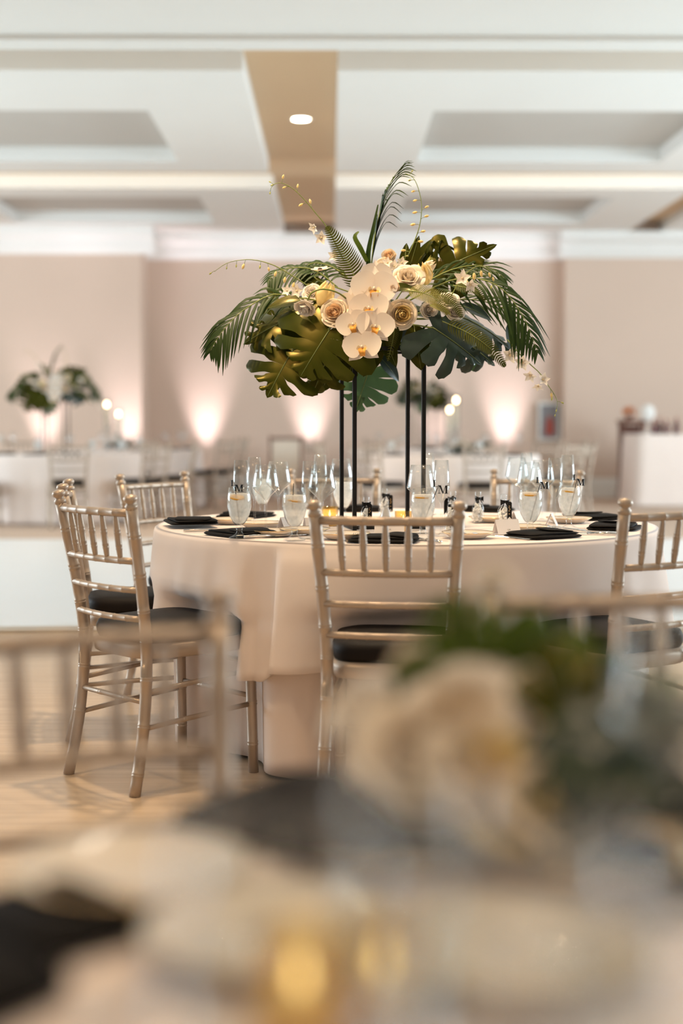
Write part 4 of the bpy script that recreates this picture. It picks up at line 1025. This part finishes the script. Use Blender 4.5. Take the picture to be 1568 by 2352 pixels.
fchair('a', 120, 1.24, 'far chair behind the left half of the table with the white flowers')
fchair('b', 330, 1.24, 'pale chair before the bright uplight left of the picture centre')
fchair('b', 15, 1.24, 'chair with its back to the third uplight at the second far left table')
fchair('c', 276, 1.24, 'far pale chair square in front of the table with low white flowers')
fchair('c', 228, 1.24, 'far pale chair left of the square one, behind the black stand legs')
fchair('c', 320, 1.24, 'far pale chair right front of the table with low white flowers')
fchair('c', 5, 1.24, 'far pale chair at the right end of the table with low white flowers')
fchair('c', 40, 1.24, 'far pale chair behind the right end of the table with low white flowers')
fchair('c', 170, 1.24, 'far pale chair at the left end of the table with low white flowers')
fchair('d', 200, 1.24, 'pale chair at the back table under the dark green piece, left')
fchair('d', 250, 1.24, 'pale chair at the back table under the dark green piece, front')

# tall pieces on the far tables are copies of the same stand and arrangement
fs = 'tall flower pieces on the far tables'
for key, px, d, rz, sc, la, ls in (('a', 128, 16.1, rad(24), .92, 'far tall arrangement of white orchids and dark leaves at the left', 'slim stand under the far left tall flowers'),
                           ('d', 972, 19.3, rad(150), .80, 'far dark green arrangement seen between the stand legs and the candles', 'slim stand under the far dark green arrangement')):
    p = far_xy(px, d)
    clone(st, ls, (p.x, p.y, ZT), rz, 1, 'slim stands on the far tables')
    clone(AR, la, (p.x, p.y, SZ), rz, sc, fs)

def low_flowers(loc, label, seed, k=1.0, group=None, leaves=9):
    """low centrepiece: bowl, white roses, orchids and leaves"""
    r_ = random.Random(seed); t = thing('low_centrepiece', label, 'flower arrangement', loc, 0, group)
    MB().lathe([(.001, 0), (.06, 0), (.085 * k, .05), (.08 * k, .052), (.001, .045)], 20).build('bowl', 'bone', t)
    MB().ball((0, 0, .05), (.09 * k, .09 * k, .045), 12, 6).build('flower_foam', 'foam', t)
    for i in range(12):
        a = 2 * pi * i / 12 + r_.uniform(-.2, .2); q = r_.uniform(.02, .14) * k; R_ = r_.uniform(.028, .042)
        p = V((q * cos(a), q * sin(a), .08 + .06 * (1 - q / .15) + r_.uniform(0, .03))); n = V((cos(a) * .7, sin(a) * .7, 1))
        o_, i_ = rose_parts(R_, 5, .6, i); o = o_.build('rose', 'ivory', t, frame(p, n.orthogonal(), n)); i_.build('inner_petals', 'ivory' if i % 3 else 'rose', o)
    for i in range(leaves):
        a = 2 * pi * i / 9 + r_.uniform(-.3, .3); L = r_.uniform(.14, .24) * k; d = V((cos(a), sin(a), r_.uniform(-.05, .55)))
        if i % 2: blade_mesh(L, .055, .3, .2).build('leaf_blade', 'monb', t, frame(V((.06 * cos(a), .06 * sin(a), .07)), d, (0, 0, 1)))
        else:
            m, rb = monstera_mesh(L, L * .85, 4, .2, .1, .3, i); m.build('monstera_leaf', 'mon2', t, frame(V((.06 * cos(a), .06 * sin(a), .08)), d, (0, -.3, 1)))
    return t
p = far_xy(1060, 15.45); low_flowers((p.x, p.y, .763), 'low white flower centrepiece on the far table right of the stand legs', 3, 1.25)
p = far_xy(278, 18.3); low_flowers((p.x, p.y, .763), 'low dark and white centrepiece on the second far left table', 5, 1.0)
def candlestick(px, py, d, label, z0=.763):
    p = at_y(px, py, d); h = p.z - z0; t = thing('candlestick', label, 'candlestick', (p.x, p.y, z0), 0, 'tall candles on the far tables')
    MB().lathe([(.001, 0), (.045, 0), (.045, .006), (.012, .014), (.008, .05), (.008, h * .45), (.018, h * .47), (.018, h * .5), (.001, h * .5)], 14).build('holder', 'steel', t)
    MB().lathe([(.001, h * .49), (.016, h * .49), (.016, h - .03), (.001, h - .028)], 12).build('candle', 'wax', t)
    MB().ball((0, 0, h), (.020, .020, .030), 10, 6).build('flame', 'flame2', t)
    MB().lathe(double([(.045, .006), (.046, h + .07)], .002), 20).build('glass_chimney', 'glass', t)
candlestick(1047, 919, 15.6, 'taller lit candle on the far right table, right of the stand legs')
candlestick(1032, 941, 15.4, 'shorter lit candle next to the taller one on the far right table')
candlestick(245, 929, 18.3, 'taller lit candle on the second far left table')
candlestick(272, 951, 18.2, 'shorter lit candle on the second far left table')
fi = 0
for key, offs in (('a', ((-.62, -.3), (-.45, -.5), (-.15, -.62), (.2, -.6), (.5, -.42), (.7, -.1), (.55, .3), (-.3, .2), (.3, .25))), ('b', ((.5, -.4), (.7, -.05), (.2, -.6), (.62, .25))),
                  ('c', ((-.6, -.4), (-.25, -.6), (.2, -.62), (.5, -.45), (.7, 0), (-.7, 0), (.35, .3), (-.3, .35))), ('d', ((-.5, -.4), (.1, -.65), (.5, -.4)))):
    nm = {'a': 'far left table with tall white flowers', 'b': 'second far left table', 'c': 'far table with the low white flowers', 'd': 'back table under the dark green piece'}[key]
    ORD = ('leftmost', 'second from the left', 'third from the left', 'fourth from the left')
    for kk, k in enumerate(('wine', 'flute', 'goblet')):
        src = gw[{'wine': ('wine', 610), 'flute': ('flute', 553), 'goblet': ('goblet', 549)}[k]]; word = {'wine': 'wine glass', 'flute': 'champagne flute', 'goblet': 'icy water goblet'}[k]
        mine = sorted(offs[kk::3])
        for i, (x, y) in enumerate(mine):
            clone(src, '%s on the %s%s' % (word, nm, ', ' + ORD[i] if len(mine) > 1 else ''), (ft[key].x + x, ft[key].y + y, .763), rnd.uniform(0, 6), 1, '%s on the %s' % ({'wine': 'wine glasses', 'flute': 'flutes', 'goblet': 'goblets'}[k], nm))
    for i, (x, y) in enumerate(sorted(offs[:4])):
        napkin((ft[key].x + x * 1.15, ft[key].y + y * 1.15, .764), math.atan2(y, x) + pi / 2, 'black napkin on the %s, %s' % (nm, ORD[i]), 'napkins on the %s' % nm)

# ------------------------------------------------------------------ things along the back wall at the right
p = at_y(1560, 1000, 18.6); x0 = at_y(1463, 1000, 18.6).x
def drape(x0, x1, y0, y1, z, name, label):
    m = MB(); per = [(x0 + (x1 - x0) * k / 16, y0) for k in range(16)] + [(x1, y0 + (y1 - y0) * k / 8) for k in range(8)] + [(x1 - (x1 - x0) * k / 16, y1) for k in range(16)] + [(x0, y1 - (y1 - y0) * k / 8) for k in range(8)]
    cx, cy = (x0 + x1) / 2, (y0 + y1) / 2; n = len(per)
    def f(i, j):
        k = int(round(i * n)) % n; x, y = per[k]; jj = int(round(j * 6)); s = (.98, 1, 1.01, 1.015, 1.02, 1.03, 1.045)[jj] + (.012 * sin(k * 2.1) * jj / 6); h = (z, z - .01, z - .2, z - .4, z * .4, z * .2, .02)[jj]
        return V((cx + (x - cx) * s, cy + (y - cy) * s, h))
    m.grid(f, n, 6, True); m.add([(cx + (x - cx) * .98, cy + (y - cy) * .98, z) for x, y in per], [tuple(range(n))])
    return tag(m.build(name, 'cloth', None), label, 'table')
drape(x0, x0 + 2.3, 18.6, 19.5, .955, 'draped_bar_table', 'bar table draped to the floor in white at the right picture edge')
def bottle(px, d, zb, h, label, m_='wine'):
    p = at_y(px, 1000, d); t = thing('wine_bottle', label, 'bottle', (p.x, p.y, zb))
    MB().lathe([(.001, 0), (.036, 0), (.038, .01), (.038, h * .6), (.014, h * .78), (.013, h), (.001, h)], 14).build('bottle_body', m_, t)
    MB().lathe([(.015, h * .86), (.0155, h), (.001, h + .002)], 12).build('foil', 'redp', t)
for i, (px, lab) in enumerate(((1500, 'first dark bottle from the left on the draped bar table'), (1514, 'second dark bottle from the left on the draped bar table'), (1530, 'third dark bottle from the left on the draped bar table'), (1552, 'bottle nearest the picture edge on the draped bar table'))):
    bottle(px, 18.9 + .1 * (i % 2), .956, .22 if i % 2 else .19, lab)
# carved dark stand with an orange posy and a white globe
x = at_y(1450, 1000, 19.95).x; t = thing('display_stand', 'tall dark red wooden stand left of the draped bar table', 'stand', (x, 19.95, 0))
MB().box((0, 0, 1.12), (.36, .34, .05)).build('top_board', 'wood', t, None, False)
MB().box((0, 0, .09), (.34, .32, .12)).build('foot_board', 'wood', t, None, False)
for z in (.40, .75): MB().box((0, 0, z), (.30, .30, .03)).build('shelf', 'wood', t, None, False)
for sx in (-1, 1):
    for sy in (-1, 1): bamboo(MB(), [(sx * .14, sy * .13, .1), (sx * .13, sy * .12, .6), (sx * .14, sy * .13, 1.1)], .024, (.2, .5, .8), 8, 6).build('post', 'wood', t)
MB().box((0, .14, .6), (.24, .02, .95)).build('back_panel', 'wood', t, None, False)
t = thing('orange_posy', 'round orange flower posy on top of the dark wooden stand', 'flowers', (x - .05, 19.9, 1.145))
MB().lathe([(.001, 0), (.05, 0), (.06, .06), (.055, .062), (.001, .05)], 14).build('pot', 'wood', t)
r_ = random.Random(2)
for k in range(14):
    a = r_.uniform(0, 6.28); e = r_.uniform(0, 1.3); n = V((cos(a) * cos(e), sin(a) * cos(e), sin(e))); o_, i_ = rose_parts(.038, 3, .5, k); o = o_.build('flower_head', 'orange', t, frame(n * .075 + V((0, 0, .09)), n.orthogonal(), n)); i_.build('inner_petals', 'orange', o)
p = at_y(1487, 950, 19.35); t = thing('globe_lamp', 'white globe lamp beside the orange posy', 'lamp', (p.x, 19.35, .956))
MB().lathe([(.001, 0), (.07, 0), (.07, .015), (.012, .025), (.012, .19), (.001, .19)], 14).build('lamp_base', 'bone', t)
MB().ball((0, 0, .28), (.10, .10, .12), 14, 8).build('shade', 'white', t)
# framed print on the back wall, framed board by the wall
p = at_y(1262, 968, 20.9); t = thing('framed_print', 'white framed print of a dark red figure hanging on the back wall', 'picture', (p.x, 20.93, p.z))
for dx, dz, sx, sz in ((-.15, 0, .03, .56), (.15, 0, .03, .56), (0, .265, .27, .03), (0, -.265, .27, .03)): MB().box((dx, 0, dz), (sx, .04, sz)).build('frame_side', 'white', t, None, False)
MB().box((0, .012, 0), (.28, .01, .51)).build('print', 'grey', t, None, False)
MB().prism([(-.06, -.2), (.07, -.2), (.06, 0), (.03, .06), (.0, .08), (-.03, .05), (-.05, -.02)], .004, TR((0, .004, 0))).build('printed_figure', 'redp', t, None, False)
p = at_y(656, 1100, 20.3); t = thing('framed_board', 'low board with a dark wooden frame standing before the back wall', 'board', (p.x, 20.3, 0))
for dx, dz, sx, sz in ((-.22, .46, .03, .92), (.22, .46, .03, .92), (0, .88, .41, .04), (0, .16, .41, .03)): MB().box((dx, 0, dz), (sx, .04, sz)).build('frame_side', 'wood', t, None, False)
MB().box((0, .0, .52), (.41, .012, .68)).build('panel', 'china', t, None, False)

# ------------------------------------------------------------------ the nearest table, out of focus
NC = V((.445, .86)); NR = .762
round_table(NC, NR - .015, 'round table under the white cloth nearest the camera')
cloth((NC.x, NC.y), NR, 'white tablecloth of the table nearest the camera', .02, .7600, .03, 13, seed=9)
p = at_y(152, 1460, 1.76); chair(W(-.335, 1.75 + .0) + V((.11, -.235, 0)), pi + rad(25), 'blurred champagne chair nearest the camera at the left')
chair(W(.43, 2.13) + V((0, -.26, 0)), pi + rad(1), 'blurred champagne chair behind the near flowers at the right')
def nz(px, py, z=ZT): q = at_z(px, py, z); return V((q.x, q.y, ZT + .0005))
def near(kind, px, py, lab):
    zr = {'wine': .2285, 'flute': .248, 'goblet': .162}[kind]; q = at_z(px, py, ZT + zr)
    src = gw[{'wine': ('wine', 610), 'flute': ('flute', 553), 'goblet': ('goblet', 549)}[kind]]
    return clone(src, lab, (q.x, q.y, ZT + .0005), rnd.uniform(0, 6))
# low spread of flowers and leaves
fl = low_flowers(tuple(W(.10, 1.33, ZT)), 'blurred low spread of cream flowers and green leaves on the nearest table', 7, 1.0, None, 0)
FLM = fl.location.copy()
def nearleaf(b, t_, wd, mt, y0, y1):
    B, T_ = at_y(*b, y0), at_y(*t_, y1); L = (T_ - B).length; m, rb = monstera_mesh(L, wd, 5, .15, .1, .3, int(b[0])); o = m.build('monstera_leaf', mt, fl, TR(-FLM) @ frame(B, T_ - B, (-.2, -1, .6))); rb.build('midrib', 'rib', o)
def nearblade(b, t_, wd, mt, y0, y1):
    B, T_ = at_y(*b, y0), at_y(*t_, y1); L = (T_ - B).length; blade_mesh(L, wd, .15).build('leaf_blade', mt, fl, TR(-FLM) @ frame(B, T_ - B, (-.2, -1, .5)))
nearleaf((1110, 1610), (1040, 1390), .15, 'palm2', 1.30, 1.26)
nearleaf((1150, 1600), (1215, 1400), .13, 'palm2', 1.32, 1.34)
nearleaf((1180, 1600), (980, 1500), .12, 'palm2', 1.30, 1.24)
nearleaf((1260, 1600), (1420, 1520), .13, 'palm2', 1.30, 1.28)
nearleaf((1290, 1720), (1500, 1760), .17, 'mon', 1.30, 1.22)
nearleaf((1280, 1700), (1560, 1690), .16, 'mon', 1.34, 1.30)
nearleaf((1320, 1640), (1580, 1560), .13, 'palm2', 1.34, 1.34)
nearleaf((1260, 1760), (1420, 1800), .12, 'mon2', 1.14, 1.10); nearleaf((1300, 1680), (1540, 1820), .15, 'mon2', 1.16, 1.10); nearleaf((1250, 1660), (1400, 1640), .12, 'mon', 1.18, 1.16); nearleaf((1420, 1700), (1600, 1640), .12, 'mon2', 1.16, 1.14)
nearblade((1220, 1580), (1330, 1490), .04, 'palm2', 1.3, 1.3); nearblade((1270, 1760), (1440, 1830), .06, 'mon', 1.28, 1.2)
for i, (px, py, Y, R_, o_, i_) in enumerate(((1060, 1640, 1.22, .050, 'ivory', 'rose'), (960, 1720, 1.20, .050, 'rose', 'rose'), (1110, 1760, 1.18, .052, 'rose', 'yellow'), (1180, 1660, 1.24, .045, 'ivory', 'ivory'), (1000, 1800, 1.2, .04, 'ivory', 'ivory'),
                                     (890, 1760, 1.24, .036, 'ivory', 'rose'), (1260, 1840, 1.14, .04, 'rose', 'yellow'), (1180, 1830, 1.16, .045, 'yellow', 'yellow'), (1135, 1330, 1.36, .018, 'ivory', 'ivory'))):
    q = at_y(px, py, Y) - FLM; a, b = rose_parts(R_, 5, .7, i); n = V((rnd.uniform(-.3, .3), -.7, .7)); o = a.build('rose', o_, fl, frame(q, n.orthogonal(), n)); b.build('inner_petals', i_, o)
MB().tube([at_y(1150, 1600, 1.32) - FLM, at_y(1140, 1440, 1.35) - FLM, at_y(1135, 1335, 1.36) - FLM], .002, 6).build('flower_stem', 'stem', fl)

for k, px, py, lab in (('wine', 1545, 1420, 'blurred wine glass at the right edge above the near table'),
                       ('wine', 640, 1880, 'blurred wine glass low at the left centre of the nearest table'), ('flute', 1420, 2040, 'blurred flute low at the right of the nearest table'), ('wine', 1210, 1900, 'blurred wine glass low in the middle of the nearest table'),
                       ('flute', 950, 1720, 'blurred flute among the near cream flowers')):
    near(k, px, py, lab)
def nearnap(px, py, rz, lab, s=1): napkin(nz(px, py) + V((0, 0, .001)), rz, lab, None, s)
p = nz(880, 1960); plate(p, 'blurred cream plate with a black napkin on the nearest table', None, 1.1); napkin(p + V((-.01, .015, .016)), rad(20), 'black napkin on the blurred cream plate of the nearest table', None, .85)
nearnap(690, 1880, rad(50), 'dark blurred napkin at the far edge of the nearest table'); nearnap(-240, 2290, rad(-35), 'black blurred napkin in the bottom left corner', .9)
nearnap(110, 2125, rad(-50), 'small dark napkin above the corner one at the left', .7); nearnap(1590, 1960, rad(40), 'black blurred napkin at the right picture edge', .9)
for px, py, lab in ((1330, 1990, 'blurred plate with bright highlights at the right of the nearest table'), (1420, 1890, 'blurred plate behind the highlighted one at the right'), (640, 2190, 'blurred plate in the lower middle of the nearest table'), (1180, 2230, 'blurred plate in the bottom centre of the nearest table'), (300, 2040, 'blurred plate at the left of the nearest table')):
    plate(nz(px, py), lab, None, 1.15)
for px, py, lab in ((690, 2390, 'lit amber votive at the bottom centre, strongly blurred'), (880, 2350, 'lit amber votive right of the bottom centre one'), ):
    votive(nz(px, py), lab)
for px, py, rz, lab in ((1000, 2120, .9, 'blurred bright fork in the middle of the nearest table'), (1060, 2150, .8, 'blurred knife beside the bright fork on the nearest table'), (1330, 1890, 1.2, 'blurred knife shining by the plates at the right of the nearest table'), (1420, 2010, 1.0, 'second blurred knife shining at the right of the nearest table'), (420, 2250, -.6, 'blurred fork at the lower left of the nearest table'), (820, 2120, .3, 'blurred knife left of the bright fork on the nearest table')):
    q = nz(px, py); clone(FK if 'fork' == lab.split()[1] or 'bright fork' in lab[:22] else KN, lab, q, rz)
